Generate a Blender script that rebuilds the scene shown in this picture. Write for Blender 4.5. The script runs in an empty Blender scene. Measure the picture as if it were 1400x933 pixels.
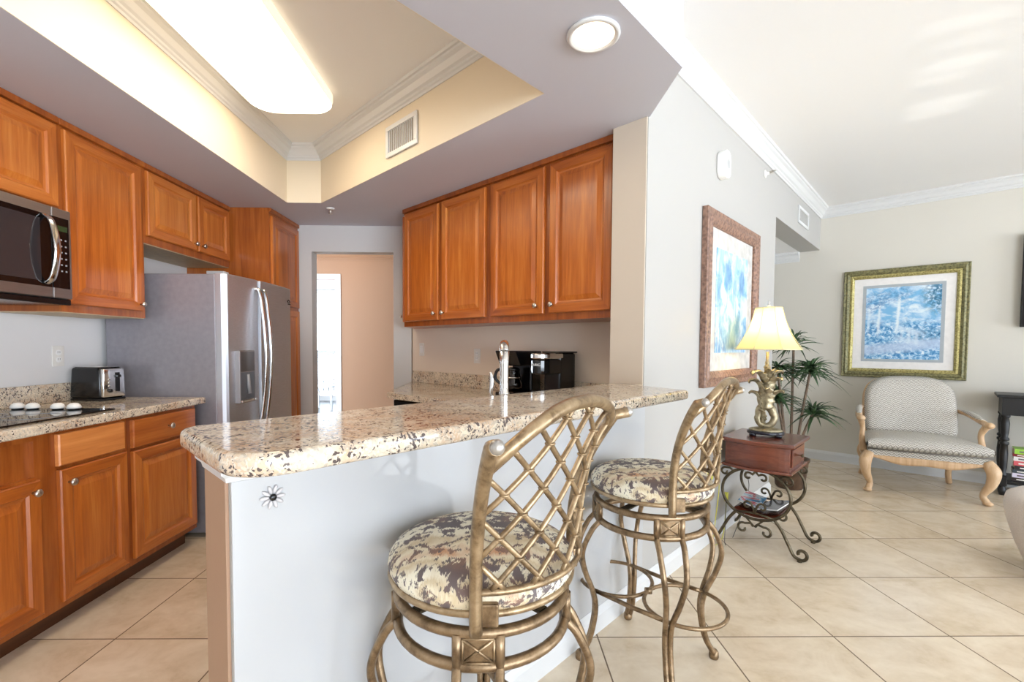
import bpy, bmesh, math, random
from mathutils import Vector, Matrix
from math import sin, cos, pi, radians, sqrt
S2 = sqrt(.5)
SC = bpy.context.scene
COL = SC.collection
random.seed(7)

# ------------------------------------------------------------------ camera
def make_camera():
    f, cx, cy, ya, pi_, ro = 627.677, 689.897, 498.915, .0151236, .0389735, .0061676
    cyw, syw = cos(ya), sin(ya); cp, sp = cos(pi_), sin(pi_); cr, sr = cos(ro), sin(ro)
    Rz = Matrix(((cyw, -syw, 0), (syw, cyw, 0), (0, 0, 1)))
    Bm = Matrix(((1, 0, 0), (0, 0, -1), (0, 1, 0)))
    Rx = Matrix(((1, 0, 0), (0, cp, -sp), (0, sp, cp)))
    Rr = Matrix(((cr, -sr, 0), (sr, cr, 0), (0, 0, 1)))
    M = Rr @ Rx @ Bm @ Rz
    rot = Matrix((M[0], -M[1], -M[2])).transposed()
    cd = bpy.data.cameras.new('camera'); co = bpy.data.objects.new('camera', cd); COL.objects.link(co)
    co.matrix_world = Matrix.Translation((0, 0, 1.245)) @ rot.to_4x4()
    cd.sensor_width = 36; cd.sensor_fit = 'HORIZONTAL'; cd.lens = f / 1400 * 36
    cd.shift_x = (700 - cx) / 1400; cd.shift_y = (cy - 466.5) / 1400
    cd.clip_start = .05; cd.clip_end = 200
    SC.camera = co
make_camera()

# ------------------------------------------------------------------ light and exposure
SC.view_settings.view_transform = 'Standard'; SC.view_settings.look = 'None'
SC.view_settings.exposure = 0.66; SC.view_settings.gamma = 1.0; SC.view_settings.use_curve_mapping = False
W = bpy.data.worlds.new('sky'); SC.world = W; W.use_nodes = True
def make_sky(up, down, c_up, c_down):
    # bright hazy sky above; glow added below the horizon to light the ceilings
    t = W.node_tree; bg = t.nodes['Background']; tc = t.nodes.new('ShaderNodeTexCoord'); sx = t.nodes.new('ShaderNodeSeparateXYZ')
    mr = t.nodes.new('ShaderNodeMapRange'); mr.inputs[1].default_value = -.06; mr.inputs[2].default_value = .06
    mx = t.nodes.new('ShaderNodeMix'); mx.data_type = 'RGBA'
    mx.inputs[6].default_value = tuple(v*down for v in c_down) + (1,); mx.inputs[7].default_value = tuple(v*up for v in c_up) + (1,)
    t.links.new(tc.outputs['Generated'], sx.inputs[0]); t.links.new(sx.outputs[2], mr.inputs[0]); t.links.new(mr.outputs[0], mx.inputs[0])
    t.links.new(mx.outputs[2], bg.inputs[0]); bg.inputs[1].default_value = 1.0
make_sky(5.8, 14.2, (.79, .89, 1.02), (.81, .91, 1.03))
SKY_PORTALS = [  # (n, a, z, width along wall, height, wall) windows of the living room: daylight enters here
    ('n', 4.25, 0.2, 1.25, 3.4, 2.4), ('n', 4.25, 4.75, 1.25, 2.1, 2.4), ('n', 4.25, -2.4, 1.25, 1.5, 2.4)]
def AB(a, n, z=0): return Vector((S2 * (a + n), S2 * (a - n), z))
for k, p, c, z, w, h in SKY_PORTALS:
    ld = bpy.data.lights.new('window_daylight', 'AREA'); ld.shape = 'RECTANGLE'; ld.size = w; ld.size_y = h
    ld.cycles.is_portal = True
    lo = bpy.data.objects.new('window_daylight', ld); COL.objects.link(lo)
    if k == 'n':
        lo.location = AB(c, p, z); d = AB(0, -1)
    else:
        lo.location = AB(p, c, z); d = AB(1, 0)
    lo.rotation_euler = d.to_track_quat('-Z', 'Z').to_euler()
for a_, n_, z_, cone, pw in ((3.10, .0, 2.79, 1.5, 230), (3.30, .02, 2.79, 1.2, 170), (3.52, -.02, 2.79, 1.7, 300), (3.66, -.08, 2.79, 1.3, 260), (4.00, -.08, 2.79, 2.0, 330), (4.14, -.12, 2.79, 1.7, 330)):  # added spots outside the window, standing in for sun glint on the ceiling
    ld = bpy.data.lights.new('added_glint_spot', 'SPOT'); ld.energy = pw; ld.spot_size = math.radians(cone); ld.spot_blend = .75; ld.shadow_soft_size = .02; ld.color = (1, .98, .95)
    lo = bpy.data.objects.new('added_glint_spot', ld); COL.objects.link(lo); lo.location = AB(4.75, 5.2, .35)
    lo.rotation_euler = (AB(a_, n_, z_) - lo.location).to_track_quat('-Z', 'Y').to_euler()
CEIL_LAMP = 5.4      # kitchen fluorescent box
SPOT_LAMP = 30.0

# ------------------------------------------------------------------ helpers: meshes
def unit(v): return v.normalized() if v.length > 1e-9 else Vector((0, 0, 1))
class MB:
    def __init__(s): s.bm = bmesh.new()
    def _add(s, t, M=None, mi=0):
        if M is not None: bmesh.ops.transform(t, matrix=M, verts=t.verts)
        mp = {}
        for v in t.verts: mp[v] = s.bm.verts.new(v.co)
        for f in t.faces:
            try:
                g = s.bm.faces.new([mp[v] for v in f.verts]); g.material_index = mi if mi else f.material_index; g.smooth = f.smooth
            except ValueError: pass
        t.free(); return s
    def box(s, x0, x1, y0, y1, z0, z1, bev=0, seg=2, M=None, mi=0, smooth=False):
        t = bmesh.new(); bmesh.ops.create_cube(t, size=1)
        bmesh.ops.transform(t, verts=t.verts, matrix=Matrix.Translation(((x0+x1)/2, (y0+y1)/2, (z0+z1)/2)) @ Matrix.Diagonal((abs(x1-x0), abs(y1-y0), abs(z1-z0), 1)))
        if bev: bmesh.ops.bevel(t, geom=t.edges[:] , offset=bev, segments=seg, profile=.5, affect='EDGES')
        if smooth:
            for f in t.faces: f.smooth = True
        return s._add(t, M, mi)
    def prism(s, poly, z0, z1, holes=(), bev=0, seg=3, M=None, mi=0):
        t = bmesh.new(); es = []
        for lp in [poly] + list(holes):
            vs = [t.verts.new((p[0], p[1], z0)) for p in lp]
            es += [t.edges.new((vs[i], vs[(i+1) % len(vs)])) for i in range(len(vs))]
        bmesh.ops.triangle_fill(t, use_beauty=True, use_dissolve=True, edges=es)
        r = bmesh.ops.extrude_face_region(t, geom=t.faces[:])
        for v in [g for g in r['geom'] if isinstance(g, bmesh.types.BMVert)]: v.co.z = z1
        bmesh.ops.recalc_face_normals(t, faces=t.faces)
        if bev:
            ed = [e for e in t.edges if len(e.link_faces) == 2 and e.calc_face_angle(0) > 1.2 and abs(e.verts[0].co.z - e.verts[1].co.z) < 1e-5]
            bmesh.ops.bevel(t, geom=ed, offset=bev, segments=seg, profile=.5, affect='EDGES')
        return s._add(t, M, mi)
    def tube(s, pts, r, seg=10, closed=False, caps=True, M=None, mi=0, flat=1.0):
        pts = [Vector(p) for p in pts]; n = len(pts)
        rs = list(r) if isinstance(r, (list, tuple)) else [r] * n
        t = bmesh.new(); rings = []; up = None
        for i in range(n):
            a = pts[i-1] if (i > 0 or closed) else pts[i]
            b = pts[(i+1) % n] if (i < n-1 or closed) else pts[i]
            d = unit(b - a)
            if up is None:
                up = Vector((0, 0, 1)) if abs(d.z) < .9 else Vector((1, 0, 0))
            u = unit(up - d * up.dot(d)); up = u; w = d.cross(u)
            rings.append([t.verts.new(pts[i] + (u * cos(2*pi*k/seg) * flat + w * sin(2*pi*k/seg)) * rs[i]) for k in range(seg)])
        m = n if closed else n - 1
        for i in range(m):
            A, B = rings[i], rings[(i+1) % n]
            if closed and i == n-1:   # best twist alignment
                o = min(range(seg), key=lambda o: (A[0].co - B[o].co).length); B = B[o:] + B[:o]
            for k in range(seg):
                f = t.faces.new((A[k], A[(k+1) % seg], B[(k+1) % seg], B[k])); f.smooth = True
        if caps and not closed:
            t.faces.new(rings[0][::-1]); t.faces.new(rings[-1])
        bmesh.ops.recalc_face_normals(t, faces=t.faces)
        return s._add(t, M, mi)
    def lathe(s, prof, c=(0, 0, 0), seg=24, M=None, mi=0, sx=1, sy=1):
        t = bmesh.new(); rings = []
        for r, z in prof:
            if r < 1e-5: rings.append([t.verts.new((c[0], c[1], c[2] + z))])
            else: rings.append([t.verts.new((c[0] + r*cos(2*pi*k/seg)*sx, c[1] + r*sin(2*pi*k/seg)*sy, c[2] + z)) for k in range(seg)])
        for A, B in zip(rings, rings[1:]):
            for k in range(seg):
                j = (k+1) % seg
                q = [A[k % len(A)], A[j % len(A)], B[j % len(B)], B[k % len(B)]]
                q = [v for i, v in enumerate(q) if v not in q[:i]]
                if len(q) > 2:
                    try: f = t.faces.new(q); f.smooth = True
                    except ValueError: pass
        for R in (rings[0], rings[-1]):
            if len(R) > 2: t.faces.new(R)
        bmesh.ops.recalc_face_normals(t, faces=t.faces)
        return s._add(t, M, mi)
    def sphere(s, c, r, sx=1, sy=1, sz=1, seg=16, M=None, mi=0):
        t = bmesh.new(); bmesh.ops.create_uvsphere(t, u_segments=seg, v_segments=seg//2+2, radius=r)
        for f in t.faces: f.smooth = True
        bmesh.ops.transform(t, verts=t.verts, matrix=Matrix.Translation(c) @ Matrix.Diagonal((sx, sy, sz, 1)))
        return s._add(t, M, mi)
    def sweep(s, path, prof, closed=False, mi=0):
        """path: 2D points, room on the LEFT; prof: (out, z) absolute z"""
        t = bmesh.new(); P = [Vector(p) for p in path]; n = len(P); rings = []
        for i in range(n):
            d0 = (P[i] - P[i-1]).normalized() if (i > 0 or closed) else (P[1] - P[0]).normalized()
            d1 = (P[(i+1) % n] - P[i]).normalized() if (i < n-1 or closed) else d0
            n0 = Vector((-d0.y, d0.x)); n1 = Vector((-d1.y, d1.x)); m = (n0 + n1).normalized(); k = 1 / max(.2, m.dot(n0))
            rings.append([t.verts.new((P[i].x + m.x*k*o, P[i].y + m.y*k*o, z)) for o, z in prof])
        for i in range(n if closed else n-1):
            A, B = rings[i], rings[(i+1) % n]
            for k in range(len(prof)-1): t.faces.new((A[k], A[k+1], B[k+1], B[k]))
            t.faces.new((A[-1], A[0], B[0], B[-1]))
        if not closed: t.faces.new(rings[0]); t.faces.new(rings[-1])
        bmesh.ops.recalc_face_normals(t, faces=t.faces)
        return s._add(t, None, mi)
    def grid(s, fn, nu, nv, thick=0, closed_u=False, smooth=True, M=None, mi=0):
        """surface fn(u,v) with u,v in 0..1; thick>0 gives it a back face along the normal"""
        t = bmesh.new(); V = [[t.verts.new(fn(i/nu, j/nv)) for j in range(nv+1)] for i in range(nu+1)]
        for i in range(nu):
            for j in range(nv):
                f = t.faces.new((V[i][j], V[i+1][j], V[i+1][j+1], V[i][j+1])); f.smooth = smooth
        bmesh.ops.remove_doubles(t, verts=t.verts, dist=1e-6)
        if thick:
            bmesh.ops.recalc_face_normals(t, faces=t.faces)
            bmesh.ops.solidify(t, geom=t.faces[:], thickness=thick)
            for f in t.faces: f.smooth = smooth
        bmesh.ops.recalc_face_normals(t, faces=t.faces)
        return s._add(t, M, mi)
    def build(s, name, mats, parent=None, loc=None, rz=0, sub=0):
        me = bpy.data.meshes.new(name); s.bm.to_mesh(me); s.bm.free()
        for m in (mats if isinstance(mats, (list, tuple)) else [mats]): me.materials.append(m)
        o = bpy.data.objects.new(name, me); COL.objects.link(o)
        if parent is not None: o.parent = parent
        if loc is not None: o.location = loc
        o.rotation_euler.z = rz
        if sub:
            md = o.modifiers.new('smooth', 'SUBSURF'); md.levels = sub; md.render_levels = sub
        return o
def tag(o, label, cat, group=None):
    o['label'] = label; o['category'] = cat
    if group: o['group'] = group
    return o
def thing(name, label, cat, loc=(0, 0, 0), rz=0, group=None):
    o = bpy.data.objects.new(name, None); COL.objects.link(o); o.location = loc; o.rotation_euler.z = rz
    o.empty_display_size = .1
    return tag(o, label, cat, group)
def struct(o): o['kind'] = 'structure'; return o
RN = -pi/4        # frame of the angled walls: local x = n (away from the bar wall), local y = a (along it)
def arc(c, r, a0, a1, n, z=None):
    return [(c[0] + r*cos(a0 + (a1-a0)*i/n), c[1] + r*sin(a0 + (a1-a0)*i/n)) + (() if z is None else (z,)) for i in range(n+1)]
def bez(p, n=12):
    """smooth curve through the points (Catmull-Rom)"""
    P = [Vector(q) for q in p]; out = []
    for i in range(len(P)-1):
        a = P[i-1] if i else P[i]*2 - P[i+1]; b, c = P[i], P[i+1]; d = P[i+2] if i+2 < len(P) else P[i+1]*2 - P[i]
        for k in range(n):
            t = k/n; out.append(.5*((2*b) + (c-a)*t + (2*a-5*b+4*c-d)*t*t + (3*b-a-3*c+d)*t**3))
    return out + [P[-1]]
def interp(ts, n):
    out = []
    m = len(ts)-1
    for i in range(n):
        x = i/(n-1)*m; k = min(int(x), m-1); out.append(ts[k] + (ts[k+1]-ts[k])*(x-k))
    return out

# ------------------------------------------------------------------ helpers: materials
def lin(c):
    return tuple(((v/255)/12.92 if v/255 <= .04045 else ((v/255+.055)/1.055)**2.4) for v in c) + (1,)
class NT:
    def __init__(s, name):
        s.m = bpy.data.materials.new(name); s.m.use_nodes = True; s.t = s.m.node_tree; s.b = s.t.nodes['Principled BSDF']
    def n(s, kind, **kw):
        x = s.t.nodes.new('ShaderNode' + kind)
        for k, v in kw.items():
            if k.startswith('_'): setattr(x, k[1:], v)
            else:
                k2 = int(k[1:]) if k[0] == 'i' and k[1:].isdigit() else k.replace('__', ' ')
                if isinstance(v, bpy.types.NodeSocket): s.t.links.new(v, x.inputs[k2])
                else: x.inputs[k2].default_value = v
        return x
    def link(s, a, b): s.t.links.new(a, b)
    def obj(s): return s.n('TexCoord').outputs['Object']
    def math(s, op, a, b=0.0, c=None):
        kw = dict(_operation=op, i0=a, i1=b)
        if c is not None: kw['i2'] = c
        return s.n('Math', **kw).outputs[0]
    def map(s, sc, loc=(0, 0, 0), rot=(0, 0, 0), src=None):
        return s.n('Mapping', Vector=src or s.obj(), Scale=sc, Location=loc, Rotation=rot).outputs[0]
    def noise(s, v, scale=5, detail=4, rough=.5, dist=0):
        return s.n('TexNoise', Vector=v, Scale=scale, Detail=detail, Roughness=rough, Distortion=dist).outputs[0]
    def ramp(s, f, stops, interp='LINEAR'):
        r = s.n('ValToRGB', Fac=f); r.color_ramp.interpolation = interp
        e = r.color_ramp.elements
        while len(e) < len(stops): e.new(.5)
        for x, (p, c) in zip(e, stops): x.position = p; x.color = lin(c)
        return r.outputs[0]
    def mix(s, f, a, b):
        x = s.t.nodes.new('ShaderNodeMix'); x.data_type = 'RGBA'
        for k, v in ((0, f), (6, a), (7, b)):
            if isinstance(v, bpy.types.NodeSocket): s.link(v, x.inputs[k])
            else: x.inputs[k].default_value = v
        return x.outputs[2]
    def set(s, **kw):
        for k, v in kw.items():
            i = s.b.inputs[k.replace('__', ' ')]
            if isinstance(v, bpy.types.NodeSocket): s.link(v, i)
            else: i.default_value = v
        return s
    def bump(s, h, strength=.3, dist=.002):
        s.link(s.n('Bump', Height=h, Strength=strength, Distance=dist).outputs[0], s.b.inputs['Normal']); return s
def plain(name, c, rough=.5, metal=0, noise=.03, scale=30, **kw):
    x = NT(name)
    if noise:
        f = x.noise(x.obj(), scale, 3)
        c0 = [max(0, v*(1-noise*2)) for v in c]; c1 = [min(255, v*(1+noise)) for v in c]
        x.set(Base__Color=x.ramp(f, [(.3, c0), (.7, c1)]))
    else: x.set(Base__Color=lin(c))
    x.set(Roughness=rough, Metallic=metal)
    return x.set(**kw).m
def paint(name, c, rough=.55):
    x = NT(name); x.set(Base__Color=lin(c), Roughness=rough); x.b.inputs['Specular IOR Level'].default_value = .3
    f = x.noise(x.obj(), 140, 3); x.bump(f, .08, .001); return x.m
def wood(name, grain, dark, mid, light, rough=.32, sc=1.0, coat=.25):
    x = NT(name)
    k = [14*sc]*3; k[grain] = 1.1*sc
    rnd = x.n('ObjectInfo').outputs['Random']
    off = x.n('CombineXYZ', X=x.math('MULTIPLY', rnd, 37.0), Y=x.math('MULTIPLY', rnd, 19.0), Z=x.math('MULTIPLY', rnd, 53.0)).outputs[0]
    v = x.n('VectorMath', _operation='ADD', i0=x.obj(), i1=off).outputs[0]
    m = x.map(k, src=v)
    f1 = x.noise(m, 1.3, 6, .6, .6)
    k2 = [70*sc]*3; k2[grain] = 3*sc
    f2 = x.noise(x.map(k2, src=v), 1.6, 4, .6)
    f3 = x.noise(v, 2.2, 2)
    f = x.math('ADD', x.math('MULTIPLY', f1, .6), x.math('ADD', x.math('MULTIPLY', f2, .25), x.math('MULTIPLY', f3, .15)))
    f = x.math('ADD', f, x.math('MULTIPLY', x.math('SUBTRACT', rnd, .5), .12))
    x.set(Base__Color=x.ramp(f, [(.32, dark), (.5, mid), (.68, light)]), Roughness=rough, Coat__Weight=coat, Coat__Roughness=.15)
    return x.m
def granite(name, base, warm, dark, grey, sc=1.0):
    x = NT(name); v = x.obj()
    wob = x.n('TexNoise', Vector=v, Scale=40.0, Detail=3.0).outputs[1]
    u = x.n('VectorMath', _operation='ADD', i0=v, i1=x.n('VectorMath', _operation='MULTIPLY', i0=wob, i1=(.03, .03, .03)).outputs[0]).outputs[0]
    big = x.noise(v, 7*sc, 4, .6, .4)
    col = x.ramp(big, [(.38, warm), (.52, base), (.64, [min(255, c+14) for c in base])])
    cell = x.n('TexVoronoi', Vector=u, Scale=180*sc); cs = x.n('SeparateColor', Color=cell.outputs[1])
    col = x.mix(x.ramp(cs.outputs[0], [(.60, (0, 0, 0)), (.66, (175, 175, 175))]), col, lin((238, 230, 214)))
    col = x.mix(x.ramp(cs.outputs[1], [(.66, (0, 0, 0)), (.72, (190, 190, 190))]), col, lin(grey))
    clump = x.noise(x.map((1, 1, 1), (2, 8, 5)), 16*sc, 4, .6, .5)
    lim = x.math('SUBTRACT', 1.02, x.math('MULTIPLY', x.n('MapRange', i0=clump, i1=.40, i2=.66, i3=0.0, i4=1.0).outputs[0], .42))
    dk = x.math('GREATER_THAN', cs.outputs[2], lim)
    col = x.mix(dk, col, lin(dark))
    fine = x.noise(x.map((1, 1, 1), (9, 4, 2)), 170*sc, 3, .6)
    col = x.mix(x.ramp(fine, [(.60, (0, 0, 0)), (.68, (150, 150, 150))]), col, lin([c*.55 for c in base]))
    x.set(Base__Color=col, Roughness=.08); x.b.inputs['Specular IOR Level'].default_value = .6
    return x.m
def floor_tile():
    x = NT('travertine_tile'); sp = x.n('SeparateXYZ', Vector=x.obj())
    gx = x.math('DIVIDE', x.math('SUBTRACT', sp.outputs[0], .436), .5115); gy = x.math('DIVIDE', x.math('SUBTRACT', sp.outputs[1], 1.918), .508)
    def line(g):
        fr = x.math('FRACT', x.math('ADD', g, 40.5)); return x.math('ABSOLUTE', x.math('SUBTRACT', fr, .5))
    e = x.math('MINIMUM', line(gx), line(gy))
    grout = x.math('LESS_THAN', e, .0058)
    idv = x.n('CombineXYZ', X=x.math('FLOOR', x.math('ADD', gx, 40.0)), Y=x.math('FLOOR', x.math('ADD', gy, 40.0))).outputs[0]
    wn = x.n('TexWhiteNoise', Vector=idv)
    v = x.n('VectorMath', _operation='ADD', i0=x.obj(), i1=x.n('VectorMath', _operation='MULTIPLY', i0=wn.outputs[1], i1=(9, 9, 9)).outputs[0]).outputs[0]
    f = x.noise(x.map((1, 1.35, 1), src=v), 3.6, 7, .62, .6)
    f2 = x.noise(v, 26, 5, .6)
    g = x.math('ADD', x.math('MULTIPLY', f, .8), x.math('MULTIPLY', f2, .2))
    g = x.math('ADD', g, x.math('MULTIPLY', x.math('SUBTRACT', wn.outputs[0], .5), .05))
    col = x.ramp(g, [(.3, (202, 181, 152)), (.45, (220, 202, 176)), (.62, (232, 217, 194))])
    col = x.mix(grout, col, lin((112, 92, 72)))
    x.set(Base__Color=col, Roughness=x.math('ADD', .2, x.math('MULTIPLY', grout, .5)))
    x.bump(x.math('SUBTRACT', x.math('MULTIPLY', f2, .15), grout), .25, .002)
    return x.m
def ikat():
    x = NT('animal_print_fabric'); v = x.obj()
    # feathered edges: sample displaced by fine streaks running along one thread direction
    st = x.noise(x.map((330, 60, 90), rot=(0, 0, .5)), 1.0, 3, .6)
    wv = x.n('CombineXYZ', X=x.math('MULTIPLY', st, .008), Y=x.math('MULTIPLY', st, .036)).outputs[0]
    u = x.n('VectorMath', _operation='ADD', i0=v, i1=wv).outputs[0]
    sp = x.n('SeparateXYZ', Vector=u)
    # the motif mirrors about two axes like an ikat
    mu = x.n('CombineXYZ', X=x.math('ABSOLUTE', x.math('ADD', sp.outputs[0], .02)), Y=sp.outputs[1], Z=sp.outputs[2]).outputs[0]
    a = x.noise(x.map((1, 1, 1), (3, 1, 2), src=mu), 25, 3, .5, 1.2)
    z = x.noise(x.map((1, 1, 1), (4, 2, 0), src=mu), 8, 2)
    cream = x.ramp(z, [(.42, (236, 228, 206)), (.53, (206, 186, 150)), (.6, (228, 216, 188)), (.72, (202, 150, 112))])
    br = x.mix(x.ramp(z, [(.45, (0, 0, 0)), (.7, (255, 255, 255))]), lin((104, 92, 92)), lin((138, 104, 88)))
    col = x.mix(x.ramp(a, [(.515, (0, 0, 0)), (.55, (255, 255, 255))]), cream, br)
    b = x.noise(x.map((1, 1, 1), (1, 7, 3), src=mu), 60, 1, .5, .4)
    col = x.mix(x.ramp(b, [(.61, (0, 0, 0)), (.65, (255, 255, 255))]), col, lin((104, 92, 90)))
    x.set(Base__Color=col, Roughness=.6); x.bump(x.noise(v, 420, 2), .2, .001)
    return x.m
def weave():
    x = NT('woven_upholstery'); sp = x.n('SeparateXYZ', Vector=x.obj())
    sx = x.math('MULTIPLY', sp.outputs[0], 230.0); sz = x.math('MULTIPLY', x.math('ADD', sp.outputs[2], x.math('MULTIPLY', sp.outputs[1], .8)), 230.0)
    tri = x.math('PINGPONG', sx, 4.0)
    d = x.math('SINE', x.math('MULTIPLY', x.math('ADD', sz, tri), 1.3))
    n = x.noise(x.obj(), 260, 2)
    g = x.math('ADD', x.math('MULTIPLY', d, .2), x.math('MULTIPLY', n, .9))
    x.set(Base__Color=x.ramp(g, [(.18, (128, 122, 112)), (.46, (186, 180, 170)), (.72, (224, 219, 210))]), Roughness=.8)
    x.bump(n, .3, .001); return x.m
def painting(name, kind):
    """a soft blue garden print: u across, v up in the picture's own plane (object x, z scaled to 0..1)"""
    x = NT(name); g = x.n('TexCoord').outputs['Generated']; sp = x.n('SeparateXYZ', Vector=g); u, v = sp.outputs[0], sp.outputs[2]
    def stretch(sx, sz, off=0): return x.n('CombineXYZ', X=x.math('MULTIPLY', u, sx), Y=x.math('ADD', x.math('MULTIPLY', v, sz), off)).outputs[0]
    def band(val, c, w, soft):
        d = x.math('ABSOLUTE', x.math('SUBTRACT', val, c)); return x.n('MapRange', i0=d, i1=w, i2=w+soft, i3=1.0, i4=0.0).outputs[0]
    def smooth(val, a, b): return x.n('MapRange', i0=val, i1=a, i2=b, i3=0.0, i4=1.0).outputs[0]
    W_, D_, M_, T_ = lin((226, 238, 245)), lin((22, 84, 140)), lin((82, 152, 205)), lin((120, 182, 222))
    if kind == 'wide':
        n1 = x.noise(stretch(3, 7), 1.6, 6, .65, .5); n2 = x.noise(stretch(10, 14, 3), 1.5, 5, .7, .6); n3 = x.noise(stretch(22, 30, 9), 1, 3, .6)
        sky = x.mix(smooth(n1, .42, .62), T_, W_)
        low = x.ramp(n2, [(.3, (24, 88, 146)), (.43, (66, 138, 194)), (.53, (150, 196, 226)), (.64, (232, 240, 246))])
        col = x.mix(smooth(x.math('ADD', v, x.math('MULTIPLY', n2, .12)), .5, .64), low, sky)
        bush = x.ramp(n3, [(.35, (26, 90, 140)), (.55, (120, 175, 212)), (.7, (236, 240, 242))])
        m = x.math('MULTIPLY', smooth(u, .55, .75), x.math('MULTIPLY', smooth(v, .18, .28), x.math('SUBTRACT', 1.0, smooth(v, .36, .46))))
        col = x.mix(m, col, bush)
        path = x.math('MULTIPLY', band(x.math('ADD', v, x.math('MULTIPLY', u, -.1)), .12, .04, .06), .7)
        col = x.mix(path, col, lin((190, 206, 228)))
        nz = x.math('MULTIPLY', x.math('SUBTRACT', n2, .5), .05)
        for c, w0, b0, t0, k in ((.46, .016, .40, .92, .85), (.2, .012, .36, .84, .75), (.06, .010, .4, .75, .45)):
            wob = x.math('ADD', x.math('ADD', u, x.math('MULTIPLY', v, -.05)), nz)
            tr = x.math('MULTIPLY', band(wob, c-.04, w0*.5, .022), x.math('MULTIPLY', smooth(v, b0-.08, b0+.05), x.math('SUBTRACT', 1.0, smooth(v, t0-.08, t0))))
            col = x.mix(x.math('MULTIPLY', tr, k), col, lin((232, 240, 244)))
            dx = x.math('SUBTRACT', u, c+.01); dy = x.math('SUBTRACT', v, t0)
            rr = x.math('SQRT', x.math('ADD', x.math('MULTIPLY', dx, dx), x.math('MULTIPLY', x.math('MULTIPLY', dy, dy), 2.5)))
            cr = x.math('MULTIPLY', x.math('SUBTRACT', 1.0, smooth(rr, .08, .24)), smooth(n2, .44, .56))
            col = x.mix(x.math('MULTIPLY', cr, .7), col, lin((64, 128, 182)))
        dx = x.math('SUBTRACT', u, 1.0); dy = x.math('SUBTRACT', v, .86)
        rr = x.math('SQRT', x.math('ADD', x.math('MULTIPLY', dx, dx), x.math('MULTIPLY', dy, dy)))
        col = x.mix(x.math('MULTIPLY', x.math('SUBTRACT', 1.0, smooth(rr, .12, .3)), smooth(n3, .4, .55)), col, lin((52, 112, 146)))
        wu = x.math('ADD', v, x.math('ADD', x.math('MULTIPLY', u, .25), nz))
        for c, k in ((.545, .55), (.40, .5)):
            ter = x.math('MULTIPLY', band(wu, c, .015, .035), x.math('MULTIPLY', smooth(u, .34, .5), x.math('SUBTRACT', 1.0, smooth(u, .66, .86))))
            col = x.mix(x.math('MULTIPLY', ter, k), col, lin((222, 234, 243)))
        bal = x.math('MULTIPLY', band(x.math('PINGPONG', x.math('ADD', u, nz), .05), .0, .012, .02), x.math('MULTIPLY', band(wu, .47, .05, .05), x.math('MULTIPLY', smooth(u, .44, .54), x.math('SUBTRACT', 1.0, smooth(u, .7, .82)))))
        col = x.mix(x.math('MULTIPLY', bal, .6), col, lin((222, 234, 243)))
    else:
        n1 = x.noise(stretch(4, 3), 1.8, 6, .6, .9); n2 = x.noise(stretch(9, 5, 4), 1.7, 6, .7, .8); n3 = x.noise(stretch(26, 10, 2), 1, 4, .6, .4)
        col = x.ramp(n1, [(.30, (96, 156, 206)), (.46, (154, 196, 226)), (.58, (204, 222, 236)), (.7, (236, 242, 246))])
        for c, hw_, b0, t0, k in ((.36, .16, .62, .93, .85), (.80, .12, .58, .88, .8), (.58, .10, .55, .8, .5), (.08, .08, .4, .75, .6)):
            dx = x.math('DIVIDE', x.math('SUBTRACT', u, c), hw_); dy = x.math('DIVIDE', x.math('SUBTRACT', v, (b0+t0)/2), (t0-b0)*.62)
            rr = x.math('ADD', x.math('SQRT', x.math('ADD', x.math('MULTIPLY', dx, dx), x.math('MULTIPLY', dy, dy))), x.math('MULTIPLY', x.math('SUBTRACT', n2, .5), 1.6))
            col = x.mix(x.math('MULTIPLY', x.math('SUBTRACT', 1.0, smooth(rr, .55, 1.05)), k), col, x.ramp(n3, [(.35, (58, 112, 168)), (.65, (128, 172, 210))]))
            wob = x.math('ADD', u, x.math('MULTIPLY', x.math('SUBTRACT', n2, .5), .05))
            col = x.mix(x.math('MULTIPLY', x.math('MULTIPLY', band(wob, c, .006, .02), x.math('SUBTRACT', 1.0, smooth(v, b0-.05, b0+.1))), .55), col, lin((222, 234, 244)))
        grass = x.math('MULTIPLY', smooth(n3, .45, .6), x.math('SUBTRACT', 1.0, smooth(x.math('ADD', v, x.math('MULTIPLY', n1, .3)), .35, .6)))
        col = x.mix(x.math('MULTIPLY', grass, .7), col, lin((70, 128, 190)))
        wat = x.math('MULTIPLY', band(x.math('ADD', u, x.math('MULTIPLY', v, .3)), .55, .12, .16), x.math('SUBTRACT', 1.0, smooth(v, .2, .42)))
        col = x.mix(x.math('MULTIPLY', wat, .55), col, lin((150, 192, 226)))
        tq = x.math('MULTIPLY', band(u, .68, .03, .09), band(v, .27, .05, .09))
        col = x.mix(x.math('MULTIPLY', tq, .6), col, lin((78, 134, 164)))
    x.set(Base__Color=col, Roughness=.35); return x.m

M = {}
M['wall'] = paint('beige_wall_paint', (202, 188, 170))
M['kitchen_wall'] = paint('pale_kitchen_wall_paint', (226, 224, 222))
M['tray'] = paint('warm_tray_paint', (224, 210, 186))
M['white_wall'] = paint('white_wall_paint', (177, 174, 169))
M['chair_wall'] = paint('cream_wall_paint', (211, 206, 195))
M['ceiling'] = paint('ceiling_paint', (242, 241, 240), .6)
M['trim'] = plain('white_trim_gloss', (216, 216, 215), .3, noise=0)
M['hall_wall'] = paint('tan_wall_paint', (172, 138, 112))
M['floor'] = floor_tile()
M['wood_v'] = wood('cherry_vertical_grain', 2, (146, 70, 18), (186, 102, 36), (208, 132, 60))
M['wood_h'] = wood('cherry_horizontal_grain', 0, (140, 66, 16), (178, 96, 34), (198, 120, 54))
M['wood_frame'] = wood('cherry_face_frame', 2, (116, 54, 14), (152, 78, 26), (178, 102, 42))
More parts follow.
